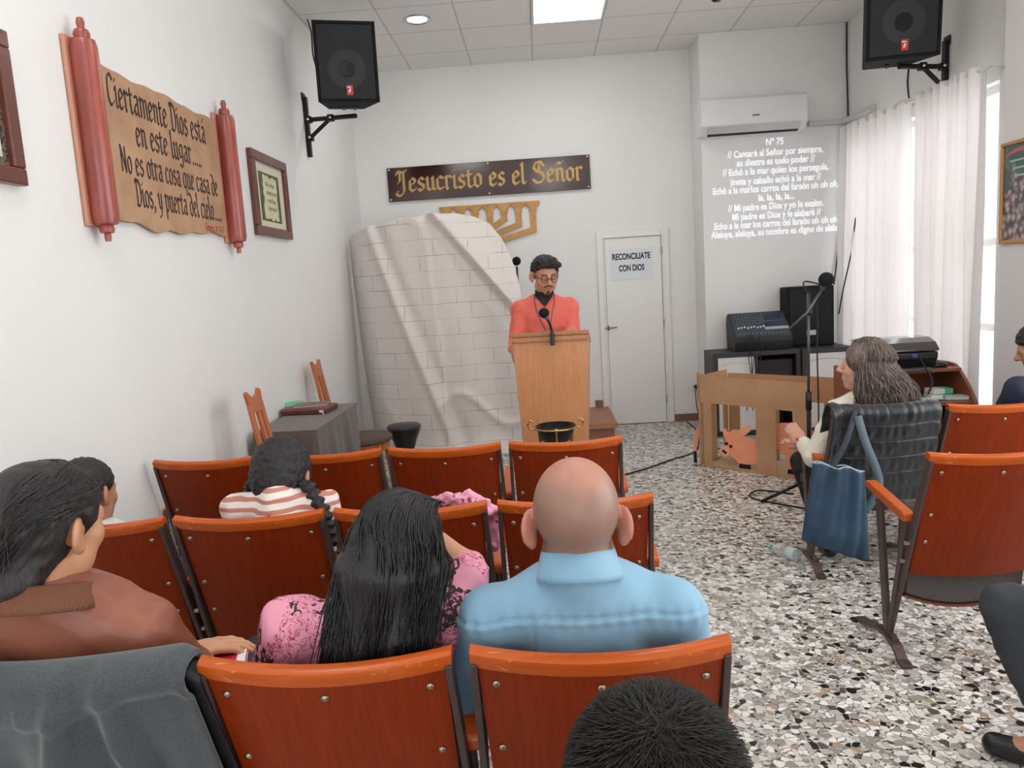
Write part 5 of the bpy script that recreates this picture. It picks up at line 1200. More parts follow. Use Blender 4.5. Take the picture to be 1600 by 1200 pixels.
# ---- 1 bald man in the front row of the picture
sk_pale = skin('pale_skin', (216, 164, 142)); sk_tan = skin('tan_skin', (198, 146, 112)); sk_brown = skin('light_brown_skin', (188, 134, 106))
dark_tr = mat('dark_trousers', (40, 42, 48), .8, bump=.2, bs=200); jeans = mat('navy_trousers', (44, 52, 70), .8, bump=.2, bs=200); black_tr = mat('black_trousers', (24, 24, 26), .8)
shirt = NT('blue_shirt'); v_ = shirt.coord(); n1 = shirt.noise(v_, 7, 4).outputs[0]; n2 = shirt.noise(shirt.coord((400, 400, 60)), 1, 2).outputs[0]
shirt.p(Base_Color=shirt.mix(shirt.ramp(n1, [(.3, (0, 0, 0, 1)), (.7, (1, 1, 1, 1))]), lin((122, 163, 190)), lin((138, 178, 202))), Roughness=.8, Sheen_Weight=.15); shirt.bump(n2, .15, .002)
hc = (.049, 1.495, 1.060); J = seated(X0, Y1, hc, (.048, 1.470, .945), .185, .862, 1.485, 1.04); J['pelvis'] = vec((.066, 1.655, .55))
for a, q in (('L', -1), ('R', 1)): J['el'+a] = vec((.048+q*.262, 1.585, .62)); J['wr'+a] = vec((.06+q*.11, 1.82, .60))
Rh = frame((.02, 1, -.16))
stub = lin((122, 102, 88)); pk = lin((184, 126, 108))
cH, RH = np.array(hc)-np.array((.066, 1.655, 0)), Rh
def bald_tint(v):
    l = (v-cH) @ RH; d_ = np.linalg.norm(l, axis=1); n = waves(3, 12, 60, 1)(v)*.12
    pkm = np.exp(-(np.abs(l[:, 0]+.004)/.050)**3)*np.clip((l[:, 2]-.035+.03*n)/.09, 0, 1); f = (1-.55*pkm)*np.clip((.105-l[:, 2]+.10*n)/.05+.25, 0, 1)*np.clip((l[:, 2]+.085+.02*n)/.03, 0, 1)*np.clip((.075-l[:, 1])/.03, 0, 1)*(d_ < .18)
    ear = np.clip((np.abs(l[:, 0])-.078*1.05)/.006, 0, 1)*(np.abs(l[:, 2]) < .06); f = f*(1-ear)
    b = np.array(pk[:3])[None]*(1+.05*n[:, None]); r = np.clip((l[:, 2]-.05)/.05, 0, 1)[:, None]*(d_ < .18)[:, None]; b = b*(1-r*.0)+b*r*0
    b = np.where(ear[:, None] > 0, np.array(lin((186, 122, 104))[:3])[None], b)
    speck = (np.random.default_rng(1).random(len(v))[:, None]-.5)*.10
    return b*(1-f[:, None]*.72)+np.array(stub[:3])[None]*(1+speck)*f[:, None]*.72
sm_ = MATS['bald_skin'] = NT('bald_skin').m; T_ = sm_.node_tree; at_ = T_.nodes.new('ShaderNodeAttribute'); at_.attribute_name = 'tint'; bs_ = T_.nodes['Principled BSDF']; T_.links.new(at_.outputs['Color'], bs_.inputs['Base Color']); bs_.inputs['Roughness'].default_value = .46; bs_.inputs['Subsurface Weight'].default_value = .06; bs_.inputs['Subsurface Radius'].default_value = (.01, .004, .003)
wv1 = waves(11, 16, 24, .006, True, (1.2, 1, .8)); wv2 = waves(12, 10, 70, .0016)
ZSEAM = at(900, 986, y=1.395).z
def shirt_disp(v):
    z = v[:, 2]; ys = ZSEAM+.0*z; x = v[:, 0]; back = v[:, 1] < -.14
    d_ = wv1(v)*np.clip((.80-z)/.06+.35, .25, 1)+wv2(v)*.5
    seam = -.0045*np.exp(-((z-ys-.02*np.cos(x*5))/.0035)**2)+.003*np.exp(-((z-ys+.008-.02*np.cos(x*5))/.006)**2)
    puck = .0022*np.sin(x*220)*np.exp(-((z-ys+.004-.02*np.cos(x*5))/.02)**2)
    pleat = -.005*np.exp(-(((x+.115)/.004)**2))*(z < ys+.02)
    return d_+(seam+puck+pleat)*back
def ring(s, J): s.cap(J['neck']-J_up(J)*.03, J['neck']+J_up(J)*.012, .088, .070, .02)
def J_up(J): return J['R'][:, 2]
p1 = person('person in a light blue collared shirt seen from behind, seated in the nearest row', J, Rh, 1.13, sm_, shirt.m, .012, 1.0, dark_tr, 1.18, 1.05, 1.04, disp=shirt_disp, res=.006, tint=bald_tint, nr=.058, extra=ring)
collar('collar', J['neck']+vec((0, -.006, .014)), frame((0, 1, -.30)), .068, .046, shirt.m, p1, .45, 1.02, .010)
# ---- 2 woman with long black hair in a pink floral blouse
pinkf = NT('pink_floral'); v_ = pinkf.coord(); dn = pinkf.noise(v_, 14, 3).outputs['Color']; va = pinkf.n('ShaderNodeVectorMath', {0: v_}, operation='ADD'); vs_ = pinkf.n('ShaderNodeVectorMath', {0: dn, 'Scale': .03}, operation='SCALE'); pinkf.set(va.inputs[1], vs_)
vo = pinkf.n('ShaderNodeTexVoronoi', {'Vector': va, 'Scale': 12}); sp_ = pinkf.n('ShaderNodeSeparateColor', {'Color': vo.outputs['Color']}); n1 = pinkf.noise(va, 24, 4, .7).outputs[0]; n2 = pinkf.noise(va, 55, 3).outputs[0]
n3 = pinkf.noise(v_, 46, 6, .65, 1.2).outputs[0]; n4 = pinkf.noise(v_, 52, 3, .5, 1.5).outputs[0]
dkm = pinkf.math('MULTIPLY', pinkf.math('GREATER_THAN', sp_.outputs[0], .30), pinkf.math('GREATER_THAN', n3, .50)); rdm = pinkf.math('MULTIPLY', pinkf.math('GREATER_THAN', sp_.outputs[1], .62), pinkf.math('LESS_THAN', pinkf.math('ABSOLUTE', pinkf.math('SUBTRACT', n4, .5)), .028))
c_ = pinkf.mix(rdm, lin((226, 150, 172)), lin((168, 62, 84))); pinkf.p(Base_Color=pinkf.mix(dkm, c_, lin((44, 22, 30))), Roughness=.7)
pinkf.bump(pinkf.noise(v_, 40, 3).outputs[0], .15, .004)
hp = at(622, 858, y=1.53); hc = (hp.x-.006, 1.53, hp.z-.006)
J = seated(X0-PT, Y1, hc, (-.385, 1.50, .885), .175, .835, 1.51, .96, lean=-.0); J['pelvis'] = vec((-.45, 1.66, .55)); J['shL'] = vec((-.555, 1.50, .85)); J['shR'] = vec((-.225, 1.54, .835))
J['elL'] = vec((-.640, 1.60, .62)); J['wrL'] = vec((-.46, 1.80, .62)); J['elR'] = vec(at(728, 893, y=1.63)); J['wrR'] = vec((-.285, 1.665, .985))
Rh = frame((.10, 1, -.38), (.34, 0, 1))
def puff(s, J):
    s.cap(J['shL']+vec((-.01, 0, .0)), L3(J['shL'], J['elL'], .85), .070, .086, .03); s.cap(J['shR'], L3(J['shR'], J['elR'], .75), .060, .058, .03)
    for i in range(12):
        a = i*.9; s.ell(J['elR']+vec((.018+.022*math.cos(a), -.02+.016*math.sin(a), -.008+.024*math.sin(i*2.1))), (.020, .020, .013), k=.005)
    for i in range(10): a = i*1.7; s.ell(J['elR']+vec((.012+.022*math.cos(a), -.03, -.05+.03*math.sin(i*2.4))), (.019, .018, .015), k=.005)
p2 = person('person in a pink floral blouse leaning their head to the right, seen from behind', J, Rh, 1.0, sk_tan, pinkf.m, .012, .5, dark_tr, .98, .95, .96, {'R': ((-.75, -.1, .6), (-.3, -.6, .2), 1, .35)}, waves(21, 14, 34, .005, True), .006, tname='blouse', extra=puff)
bh = hairmat('black_hair', (20, 18, 20), .36); c = J['head']; Pp = lambda x, y, z, k=1.0: V(c+Rh @ (np.array([x, y, z])*k))
org = V(J['org']); loc2 = lambda px, py, y: at(px, py, y=y)-org
def fall(s, P, R, k):
    a0 = P(0, -.045, .0); lows = [(552, 890, 1.45), (575, 900, 1.43), (630, 905, 1.43), (675, 890, 1.45)]; ends = [(528, 1040, 1.395), (560, 1050, 1.385), (610, 1040, 1.385), (640, 1000, 1.40)]
    for (x1, y1, d1), (x2, y2, d2) in zip(lows, ends): l, e = vec(loc2(x1, y1, d1)), vec(loc2(x2, y2, d2)); s.cap(a0, l, .062, .034, .035).cap(l, e, .032, .018, .03)
hair_shell(p2, J, Rh, 1.0, bh, .035, .0, .8, .016, .03, .006, waves(8, 12, 90, .0022, True, (1, 1, .15)), fall, ear=False)
P_ = []; r_ = random.Random(5); crown = (0.015, .03, .134)
for i in range(1300):
    th = r_.uniform(-1.65, 1.5); f = (th+1.65)/3.15; e1, e2 = r_.uniform(.85, 1.1), r_.uniform(.05, .25); g = 1.215+.05*r_.random()
    def sk(el, tt): return Pp(.0775*g*math.cos(el)*math.sin(tt), -.014-.099*g*math.cos(el)*math.cos(tt), .03+.089*g*math.sin(el))
    mid = loc2(525+172*f+r_.gauss(0, 8), 905+r_.gauss(0, 14)-16*f, 1.43-.02*math.sin(math.pi*f)+r_.gauss(0, .006)); end = loc2(502+172*f**.9+r_.gauss(0, 10), 1052+r_.gauss(0, 20)-60*f**4, 1.385+r_.gauss(0, .006))
    C = catmull([Pp(crown[0]+r_.gauss(0, .015), crown[1]+r_.gauss(0, .02), crown[2]-.004), sk(e1, th*.9), sk(e2, th), mid, end], 5)
    for _k in range(8): C = [C[0]]+[(C[i-1]+C[i]*2+C[i+1])/4 for i in range(1, len(C)-1)]+[C[-1]]
    P_.append(C)
strands('hair_strands', P_, .0024, bh, p2)
# ---- 3 woman in a brown leather jacket
leather = NT('brown_leather'); v_ = leather.coord(); n1 = leather.noise(v_, 6, 5).outputs[0]; n2 = leather.n('ShaderNodeTexVoronoi', {'Vector': v_, 'Scale': 420}).outputs[0]
leather.p(Base_Color=leather.mix(leather.ramp(n1, [(.3, (0, 0, 0, 1)), (.7, (1, 1, 1, 1))]), lin((128, 72, 54)), lin((150, 88, 66))), Roughness=.42); leather.bump(n2, .12, .001)
hp = at(72, 818, y=1.49); hc = (hp.x+.008, 1.49, hp.z-.006); Rh = frame((.28, 1, -.10), (.06, 0, 1))
J = seated(X0-2*PT, Y1, hc, (hp.x-.006, 1.455, .965), .20, .89, 1.475, 1.02); J['pelvis'] = vec((-1.0, 1.66, .55)); J['shR'] = vec((-.885, 1.50, .858)); J['shL'] = vec((-1.245, 1.46, .895))
J['elR'] = vec((-.850, 1.60, .70)); J['wrR'] = vec(at(285, 1022, y=1.68)); J['elL'] = vec((-1.29, 1.58, .66)); J['wrL'] = vec((-1.06, 1.80, .64))
p3 = person('person in a brown leather jacket seated at the left edge of the photo', J, Rh, 1.04, sk_tan, leather.m, .018, .98, dark_tr, 1.06, 1.05, 1.05, {'R': ((.9, .5, .0), (0, 0, -1), 1, .35)}, waves(31, 12, 24, .004, True), .006, tname='leather_jacket', nr=.058, extra=ring)
ribm = NT('ribbed_knit'); v_ = ribm.coord(); wv_ = ribm.n('ShaderNodeTexWave', {'Vector': v_, 'Scale': 70, 'Distortion': .2}, bands_direction='X'); ribm.p(Base_Color=lin((112, 70, 48)), Roughness=.85); ribm.bump(wv_.outputs[1], .35, .003)
collar('knit_collar', J['neck']+vec((0, -.004, -.012)), frame((.12, 1, -.30)), .092, .042, ribm.m, p3, .3, 1.06, .008, .006)
bh3 = hairmat('dark_combed_hair', (38, 35, 35), .5, (110, 110, 12)); c = J['head']
def bun(s, P, R, k):
    s.ell(P(-.015, -.095, -.085), np.array([.080, .058, .060])*k, R, .03); s.ell(P(-.03, -.05, .02), np.array([.090, .098, .096])*k, R, .02)
    s.ell(P(0, -.03, .1), np.array([.06, .07, .035])*k, R, .02)
hair_shell(p3, J, Rh, 1.04, bh3, .062, .012, .62, .014, .02, .005, waves(9, 14, 75, .0022, True, (.25, 1, 1)), bun)
P_ = []; r_ = random.Random(8); Pq = lambda x, y, z: V(J['head']+Rh @ (np.array([x, y, z])*1.04))
for i in range(430):
    th = r_.uniform(-1.6, 2.0); el0 = r_.uniform(.1, 1.35); g = 1.165+.03*r_.random()
    def sk(el, tt): return Pq(.0775*g*math.cos(el)*math.sin(tt), -.016+.099*g*math.cos(el)*math.cos(tt)*1.0, .03+.089*g*math.sin(el))
    P_.append(catmull([sk(el0, th), sk(el0*.8+.12, th+(math.pi-th)*.35), sk(el0*.5, th+(math.pi-th)*.7), Pq(-.02+r_.gauss(0, .022), -.135+r_.gauss(0, .01), -.06+r_.gauss(0, .02))], 5))
strands('hair_strands', P_, .0019, bh3, p3)
# ---- 4 boy by the left wall
bh4 = hairmat('short_dark_hair', (36, 31, 30), .55, (60, 60, 60), .9); hp = at(137, 770, y=2.50); hc = (hp.x, 2.50, hp.z); Rh = frame((.16, 1, -.12))
J = seated(X0-3*PT, Y2, hc, (hp.x-.01, 2.475, hp.z-.135), .140, hp.z-.19, 2.49, .85, .60, (X0-3*PT, Y2+.28, .53), .10); J['elL'] = vec((-1.655, 2.60, .62)); J['wrL'] = vec((-1.58, 2.78, .60))
p4 = person('person in a white shirt seated by the left wall, seen from behind', J, Rh, .98, sk_brown, mat('white_shirt_cotton', (216, 218, 220), .8), .010, 1.0, jeans, .86, .86, .86, disp=waves(41, 10, 34, .004, True), res=.008)
hair_shell(p4, J, Rh, .98, bh4, .06, .03, .55, .012, .0, .005, waves(10, 16, 130, .0016, True))
# ---- 5 girl with braids in a striped top
stripe = NT('striped_cotton'); v_ = stripe.coord(); s_ = stripe.n('ShaderNodeSeparateXYZ', {0: v_}); nz = stripe.noise(v_, 5, 2).outputs[0]
zz = stripe.math('ADD', s_.outputs[2], stripe.math('MULTIPLY', nz, .03)); fr_ = stripe.math('FRACT', stripe.math('MULTIPLY', zz, 30.0)); stripe.p(Base_Color=stripe.mix(stripe.math('GREATER_THAN', fr_, .58), lin((232, 222, 216)), lin((190, 128, 112))), Roughness=.85)
hp = at(437, 748, y=2.55); hc = (hp.x, 2.57, hp.z-.008); Rh = frame((.03, 1, -.75)); nk = at(436, 795, y=2.47)
J = seated(X0-2*PT, Y2, hc, (nk.x, 2.475, nk.z+.035), .145, nk.z-.01, 2.49, .84, .60, (X0-2*PT, Y2+.30, .53), .10)
def girl_top(s, J):
    s.cap(J['shL']+vec((-.02, 0, .02)), J['shR']+vec((.02, 0, .02)), .040, .040, .03); s.cap(J['neck']-vec((0, .02, .04)), J['neck']+vec((0, -.016, -.004)), .082, .066, .02)
p5 = person('person in a pink and white striped top with head bent forward', J, Rh, 1.10, sk_brown, stripe.m, .012, .8, jeans, .92, .9, .84, disp=waves(51, 10, 40, .004, True), res=.007, tname='striped_top', extra=girl_top)
MB().box((0, 0, 0), (.006, .004, .05)).build('keyhole_tie', mat('dull_pink_tie', (176, 120, 108), .8), p5).location = (nk.x-J['org'][0], 2.375-J['org'][1], nk.z-.01)
bh5 = hairmat('black_crinkled_hair', (26, 23, 24), .55, (45, 45, 45), 1.0); oc = V(J['org'])
def part_(s, P, R, k): s.cap(P(0, .05, .135), P(0.012, -.06, .125), .004, .004, .003, True); s.cap(P(.012, -.06, .125), P(.02, -.115, .06), .004, .004, .003, True)
hair_shell(p5, J, Rh, 1.10, bh5, .05, .0, .6, .018, .0, .005, waves(13, 18, 110, .0022, True), part_, ear=False)
for sg, pts in ((1, [(478, 755, 2.50), (492, 775, 2.46), (505, 800, 2.43), (514, 825, 2.42), (519, 850, 2.41)]), (-1, [(396, 755, 2.52), (392, 770, 2.56), (394, 790, 2.60)])):
    C = catmull([at(a, b, y=d)-oc for a, b, d in pts], 8); s = SDF()
    for i, p in enumerate(C[::2]): s.ell(p+V((.007*(1 if i % 2 else -1), 0, 0)), (.024, .021, .014), k=.004)
    s.build('braid', bh5, p5, .004, waves(14, 14, 150, .0012, True))
    if sg > 0: MB().lathe([(.012, -.010), (.014, 0), (.012, .010)], C[-1]+V((0, 0, -.014)), 12).build('hair_tie', mat('pale_hair_tie', (220, 206, 196), .6), p5)
# ---- 6 grey-haired woman on the right
cream_k = mat('cream_knit', (232, 224, 208), .85, bump=.25, bs=220, var=.03); hp = at(1350, 572, y=3.74); hc = (hp.x, 3.74, hp.z); Rh = frame((-.95, .42, .06))
sL = at(1300, 640, y=3.70); J = seated(XR-.06, R3, hc, (hp.x+.035, 3.735, hp.z-.150), .17, hp.z-.205, 3.73, 1.0, .66, (XR-.06, R3+.31, .555))
J['shL'] = vec((hp.x-.135, 3.72, hp.z-.215)); J['shR'] = vec((hp.x+.20, 3.78, hp.z-.21)); e_ = at(1272, 714, y=3.74); J['elL'] = vec(e_); h_ = at(1254, 690, y=3.92); J['wrL'] = vec(h_)
J['elR'] = vec((1.66, 3.92, .66)); J['wrR'] = vec(at(1262, 700, y=3.99)); J['knL'] = vec(at(1254, 722, y=4.10)); J['anL'] = vec((1.46, 3.93, .085)); J['knR'] = vec((1.56, 4.14, .55)); J['anR'] = vec((1.60, 3.98, .085))
p6 = person('person in a cream top and black trousers looking left, beside the aisle', J, Rh, 1.0, sk_pale, cream_k, .011, .93, black_tr, .98, .95, .97, {'L': ((-.35, .45, .55), (.5, .5, -.4), 1, .75), 'R': ((-.75, .2, .5), (0, -.3, -.8), -1, .75)}, waves(61, 14, 38, .0022, True, (1, 1, 1.4)), .007, tname='cream_top')
r_ = random.Random(11); tn = []; P_ = []; cols = [lin((84, 70, 64)), lin((94, 79, 72)), lin((104, 89, 81)), lin((114, 99, 91)), lin((128, 114, 106)), lin((88, 70, 60))]
tm = tinted('grey_brown_hair', .45); tm2 = hairmat('grey_brown_mass', (100, 85, 78), .55, (60, 60, 8), .8)
Pp = lambda x, y, z: V(J['head']+Rh @ np.array([x, y, z])); oc = V(J['org'])
def mass(s, P, R, k):
    for px, py, d, rr_ in ((1350, 560, 3.70, .085), (1372, 590, 3.68, .088), (1368, 622, 3.66, .085), (1402, 612, 3.70, .06), (1345, 612, 3.67, .035)): s.ell(vec(at(px, py, y=d)-oc), (rr_, .05, .07), None, .03)
hair_shell(p6, J, Rh, 1.0, tm2, .055, .01, .8, .016, .02, .007, waves(15, 14, 70, .004, True, (1, 1, .4)), mass, ear=False)
for i in range(1500):
    th = r_.uniform(-1.98, 1.98); f = (th+1.98)/3.96; el = r_.uniform(.2, 1.3); g = 1.18+.10*r_.random()
    def sk(el, tt): return Pp(.0775*g*math.cos(el)*math.sin(tt), -.016-.099*g*math.cos(el)*math.cos(tt), .03+.089*g*math.sin(el))
    s0 = sk(el, th); s1 = sk(-.1, th); u_ = s1-V(J['head']); zl = r_.uniform(-.20, -.315); fl_ = r_.uniform(1.05, 1.5)
    e_ = V((J['head'][0]+u_.x*fl_+.030+r_.gauss(0, .012), J['head'][1]+u_.y*fl_*.8-.02+r_.gauss(0, .012), J['head'][2]+zl)); m_ = V((s1+e_)/2)+V((u_.x, u_.y, 0))*.25
    C = catmull([Pp(.0+r_.gauss(0, .01), .0+r_.gauss(0, .02), .125), s0, s1, m_, e_], 7); ph, am, fr = r_.uniform(0, 6.3), r_.uniform(.004, .013), r_.uniform(38, 70); n_ = len(C)
    C = [p+V((am*math.sin(fr*p.z+ph), am*math.cos(fr*p.z*1.1+ph), am*.4*math.sin(fr*p.z*.7)))*min(1, max(0, (k_/n_-.25)*2.2)) for k_, p in enumerate(C)]
    P_.append(C); tn.append((lambda f_: tuple(x*f_ for x in r_.choice(cols)[:3]))(r_.uniform(.85, 1.12)))
strands('hair_strands', P_, .0026, tm, p6, tn)
# ---- 7 child whose hair shows at the bottom edge
hp = at(1022, 1132, y=.84); bh7 = hairmat('soft_dark_hair', (34, 29, 27), .6, (70, 70, 70), .8); hc = (hp.x, .84, hp.z-.105); Rh = frame((.05, 1, -.25))
J = seated(X0, .40, hc, (hp.x-.01, .80, hc[2]-.145), .15, hc[2]-.20, .80, .86, .60, (X0, .70, .53), .10)
p7 = person('person whose dark hair alone rises at the bottom edge of the photo', J, Rh, 1.0, sk_brown, mat('grey_tshirt', (120, 122, 126), .85), .010, .5, jeans, .86, .86, .86, res=.009)
hair_shell(p7, J, Rh, 1.0, bh7, .06, .02, .6, .016, .0, .005, waves(16, 20, 110, .0025, True))
r_ = random.Random(2); P_ = []; Pq = lambda x, y, z: V(J['head']+Rh @ np.array([x, y, z]))
for i in range(3800):
    th = r_.uniform(0, 6.283); el = math.asin(r_.uniform(.05, 1)); g = 1.15
    a = Pq(.0775*g*math.cos(el)*math.sin(th), -.016-.099*g*math.cos(el)*math.cos(th), .03+.089*g*math.sin(el)); n_ = (a-V(J['head'])).normalized(); tg = V((a.x-J['head'][0]+r_.gauss(0, .022), a.y-J['head'][1]+.05+r_.gauss(0, .022), -.05+r_.gauss(0, .02))); tg = (tg-n_*tg.dot(n_)).normalized()
    P_.append([a, a+n_*.003+tg*.012, a+n_*.006+tg*.026, a+n_*.009+tg*.036])
strands('hair_strands', P_, .0008, bh7, p7)
# ---- 8 man at the right edge
hp = at(1622, 542, y=3.86); hc = (hp.x+.012, 3.86, hp.z); Rh = frame((-.80, .45, -.32)); J = seated(XR+2*PT, R3, hc, (hc[0]+.05, 3.82, hc[2]-.15), .19, hc[2]-.20, 3.80, 1.0, .68, (XR+2*PT, R3+.31, .555))
p8 = person('person in a navy top looking down, cut off by the right edge', J, Rh, 1.0, sk_brown, mat('navy_top', (34, 42, 62), .85, bump=.2, bs=120), .012, 1.0, dark_tr, 1.05, 1.0, 1.0, res=.009, disp=waves(81, 10, 30, .004, True))
hair_shell(p8, J, Rh, 1.0, bh4, .07, .03, .5, .016, .0, .006, waves(17, 16, 120, .002, True))
# ---- 9 seated person at the lower right, only a leg in view
kn_ = at(1548, 925, z=.555); sh_ = at(1585, 1158, z=.07); J = seated(XR+.22, R4, (1.84, R4-.10, 1.16), (1.83, R4-.08, 1.0), .19, .95, R4-.06, 1.0, .62, (1.79, R4+.09, .555))
J['knL'] = vec((kn_.x+.05, kn_.y+.0, .50)); J['anL'] = vec((sh_.x+.10, sh_.y-.06, .085)); J['knR'] = vec((1.93, 2.22, .53)); J['anR'] = vec((1.93, 2.24, .085))
grey_tr = mat('charcoal_trousers', (52, 55, 60), .85, bump=.25, bs=260, var=.06)
p9 = person('seated person in charcoal trousers and black shoes at the lower right corner', J, frame((0, 1, 0)), 1.0, sk_brown, mat('dark_jumper', (50, 54, 62), .85), .012, 1.0, grey_tr, 1.0, 1.0, 1.12, res=.010, shin=1.04, dirs={'L': (-.72, .55, 0), 'R': (0, 1, 0)})
hair_shell(p9, J, frame((0, 1, 0)), 1.0, bh4, .06, .03, .55, .012, .0, .007)
# ---- 10 preacher behind the lectern
PY = 5.33; hp = at(851, 430, y=PY-.03); hc = (hp.x, PY-.03, hp.z); Rh = frame((.30, -1, -.30))
salmon = mat('salmon_sweater', (226, 108, 92), .85, var=.04, vs=20, bump=.3, bs=260, sheen=.2)
J = {'head': vec(hc), 'neck': vec((hp.x-.012, PY+.02, hp.z-.155)), 'pelvis': vec((hp.x-.015, PY+.06, .93))}
for a, q in (('L', 1), ('R', -1)):
    J['sh'+a] = vec((hp.x-.012+q*.172, PY+.03, hp.z-.232)); J['hip'+a] = J['pelvis']+vec((q*.09, 0, -.03)); J['kn'+a] = vec((hp.x+q*.11, PY+.05, .48)); J['an'+a] = vec((hp.x+q*.12, PY+.08, .085))
e_, h_ = at(803, 528, y=PY-.04), at(803, 552, y=PY-.22); J['elR'] = vec((e_.x+.02, PY+.0, e_.z)); J['wrR'] = vec((h_.x-.005, PY-.20, h_.z+.02))
e_ = at(897, 524, y=PY-.04); J['elL'] = vec((e_.x-.01, PY-.02, e_.z)); J['wrL'] = vec((.19, PY-.13, 1.20))
p10 = person('person in a salmon sweater and glasses standing behind the lectern, looking down', J, Rh, 1.06, skin('preacher_skin', (200, 144, 118)), salmon, .014, .95, dark_tr, 1.06, 1.0, 1.0, {'R': ((.10, -.75, -.62), (.9, .1, -.1), 1, .5), 'L': ((-.2, -.9, -.1), (0, 0, -1), 1, .5)}, waves(91, 14, 26, .0035, True), .006, tname='sweater', dirs={'L': (0, -1, 0), 'R': (0, -1, 0)})
c = J['head']; Pp = lambda x, y, z: V(c+Rh @ (np.array([x, y, z])*1.06)); oc = V(J['org'])
bh10 = hairmat('black_short_hair', (16, 15, 16), .45, (70, 70, 70), .8)
def fringe(s, P, R, k):
    s.ell(P(0, .03, .105), np.array([.072, .07, .030])*k, R, .02); s.ell(P(-.055, .075, .085), np.array([.035, .030, .024])*k, R, .015); s.ell(P(.03, .085, .085), np.array([.045, .018, .020])*k, R, .015); s.ell(P(-.01, .088, .088), np.array([.05, .018, .020])*k, R, .015)
    for q in (-1, 1): s.cap(P(q*.079, .035, .05), P(q*.077, .032, -.01), .008, .005, .01)
hair_shell(p10, J, Rh, 1.06, bh10, .066, .058, .55, .014, .0, .004, waves(18, 16, 140, .003, True), fringe)
fr_m = mat('dark_spectacle_frame', (34, 26, 26), .35)
gl_ = MB()
for q in (-1, 1):
    gl_.tube([Pp(q*.033+.023*math.cos(a), .106-.006*abs(math.cos(a)), .000+.020*math.sin(a)) for a in [i/20*6.283 for i in range(21)]], .0021, 6, caps=False); gl_.tube([Pp(q*.056, .102, .004), Pp(q*.078, .05, .008), Pp(q*.084, -.01, .006)], .002, 6)
gl_.tube([Pp(-.010, .106, .003), Pp(0, .110, .006), Pp(.010, .106, .003)], .0021, 6); gl_.build('glasses', fr_m, p10, True)
for q in (-1, 1):
    MB().tube(catmull([Pp(q*.012, .1, .024), Pp(q*.03, .098, .030), Pp(q*.05, .084, .023)], 4), [.003]*8+[.0016], 6).build('eyebrow', bh10, p10, True)
    MB().tube(catmull([Pp(q*.018, .0925, -.003), Pp(q*.031, .0965, -.007), Pp(q*.045, .089, -.003)], 4), .0022, 6).build('eyelash', bh10, p10, True)
    MB().tube(catmull([Pp(q*.002, .101, -.049), Pp(q*.018, .097, -.050), Pp(q*.030, .086, -.060)], 4), [.0042]*8+[.002], 6).build('moustache', mat('dark_stubble', (70, 46, 40), .8), p10, True)
s = SDF(); s.ell(vec(Pp(0, .086, -.102)), (.018, .010, .014), Rh, .01).ell(vec(Pp(0, .094, -.083)), (.008, .006, .007), Rh, .008); s.build('goatee', mat('dark_stubble', 0), p10, .004)
MB().tube(catmull([Pp(-.019, .0965, -.062), Pp(0, .100, -.0625), Pp(.019, .0965, -.062)], 4), .0022, 6).build('mouth_line', mat('lip_tone', (140, 78, 70), .5), p10, True)
# dark shirt collar, V neck and lanyard
nb_ = J['neck']; dk_c = mat('black_shirt_cotton', (24, 23, 26), .8)
s = SDF(); s.cap(nb_+vec((0, -.01, -.02)), nb_+vec((.006, -.030, .052)), .070, .066, .02); s.build('neck_scarf', dk_c, p10, .005, waves(19, 10, 60, .004, True))
sN = lambda x, z: V((nb_[0]+x, 0, nb_[2]+z))
Jn = J['R']
vn = MB(); y_ = nb_[1]-.098; vn.prism([(nb_[0]-.062, y_+.03, nb_[2]+.012), (nb_[0]+.062, y_+.03, nb_[2]+.012), (nb_[0]+.004, y_-.020, nb_[2]-.06)], (0, .03, 0)); vn.build('shirt_front', mat('dark_teal_shirt', (30, 31, 34), .8), p10)
lan = mat('lanyard_strap', (96, 92, 104), .6)
for q in (-1, 1):
    MB().tube(catmull([(nb_[0]+q*.066, nb_[1]-.03, nb_[2]+.03), (nb_[0]+q*.068, nb_[1]-.100, nb_[2]-.03), (nb_[0]+q*.045, nb_[1]-.150, nb_[2]-.12), (nb_[0]+.01+q*.012, nb_[1]-.160, nb_[2]-.22)], 6), .006, 6, flat=.4).build('lanyard', lan, p10, True)
# ------------------------------------------------------------------ garments and bag hung over the seats
def drape(name, label, cat,  X, Y, w0, w1, front, back, fold, m, th=.008, shift=None, extra=None, nu=70, nv_=90, clear=.012):
    """cloth over a seat back at (X, Y); path runs from the front side over the rail and down behind; w0/w1 = left/right ends in x"""
    L0, L1 = front, back; rows = []
    for j in range(nv_+1):
        d = -L0+(L0+L1)*j/nv_; r = []
        for i in range(nu+1):
            u = i/nu; x = w0+(w1-w0)*u; xl = max(-.241, min(.241, x))
            top = on_back(xl, PL+.008); rr = .024
            if d < -.03: p = on_back(xl, PL+d+.03, -.034-clear); hang = -BK
            elif d > .03: p = on_back(xl, PL-(d-.03), .008+clear); hang = BK
            else:
                a = d/.03*math.pi/2; p = top+BK*(-.012+(.020+clear)*math.sin(a)+.0)+AX*(.0+(.010+clear)*math.cos(a)); hang = BK*math.sin(a)+AX*math.cos(a)
            over = abs(x)-.241
            if over > 0: p = p+V((math.copysign(over, x), 0, -over*.5)) + V((0, .10*over, 0))
            q = p+V((X, Y, 0))+hang*fold(u, d)
            if shift: q = q+shift(u, d)
            r.append(q)
        rows.append(r)
    o = MB().grid(rows).build(name, m, None, True); md = o.modifiers.new('thick', 'SOLIDIFY'); md.thickness = th; md.offset = 0
    return tag(o, label, cat) if label else o
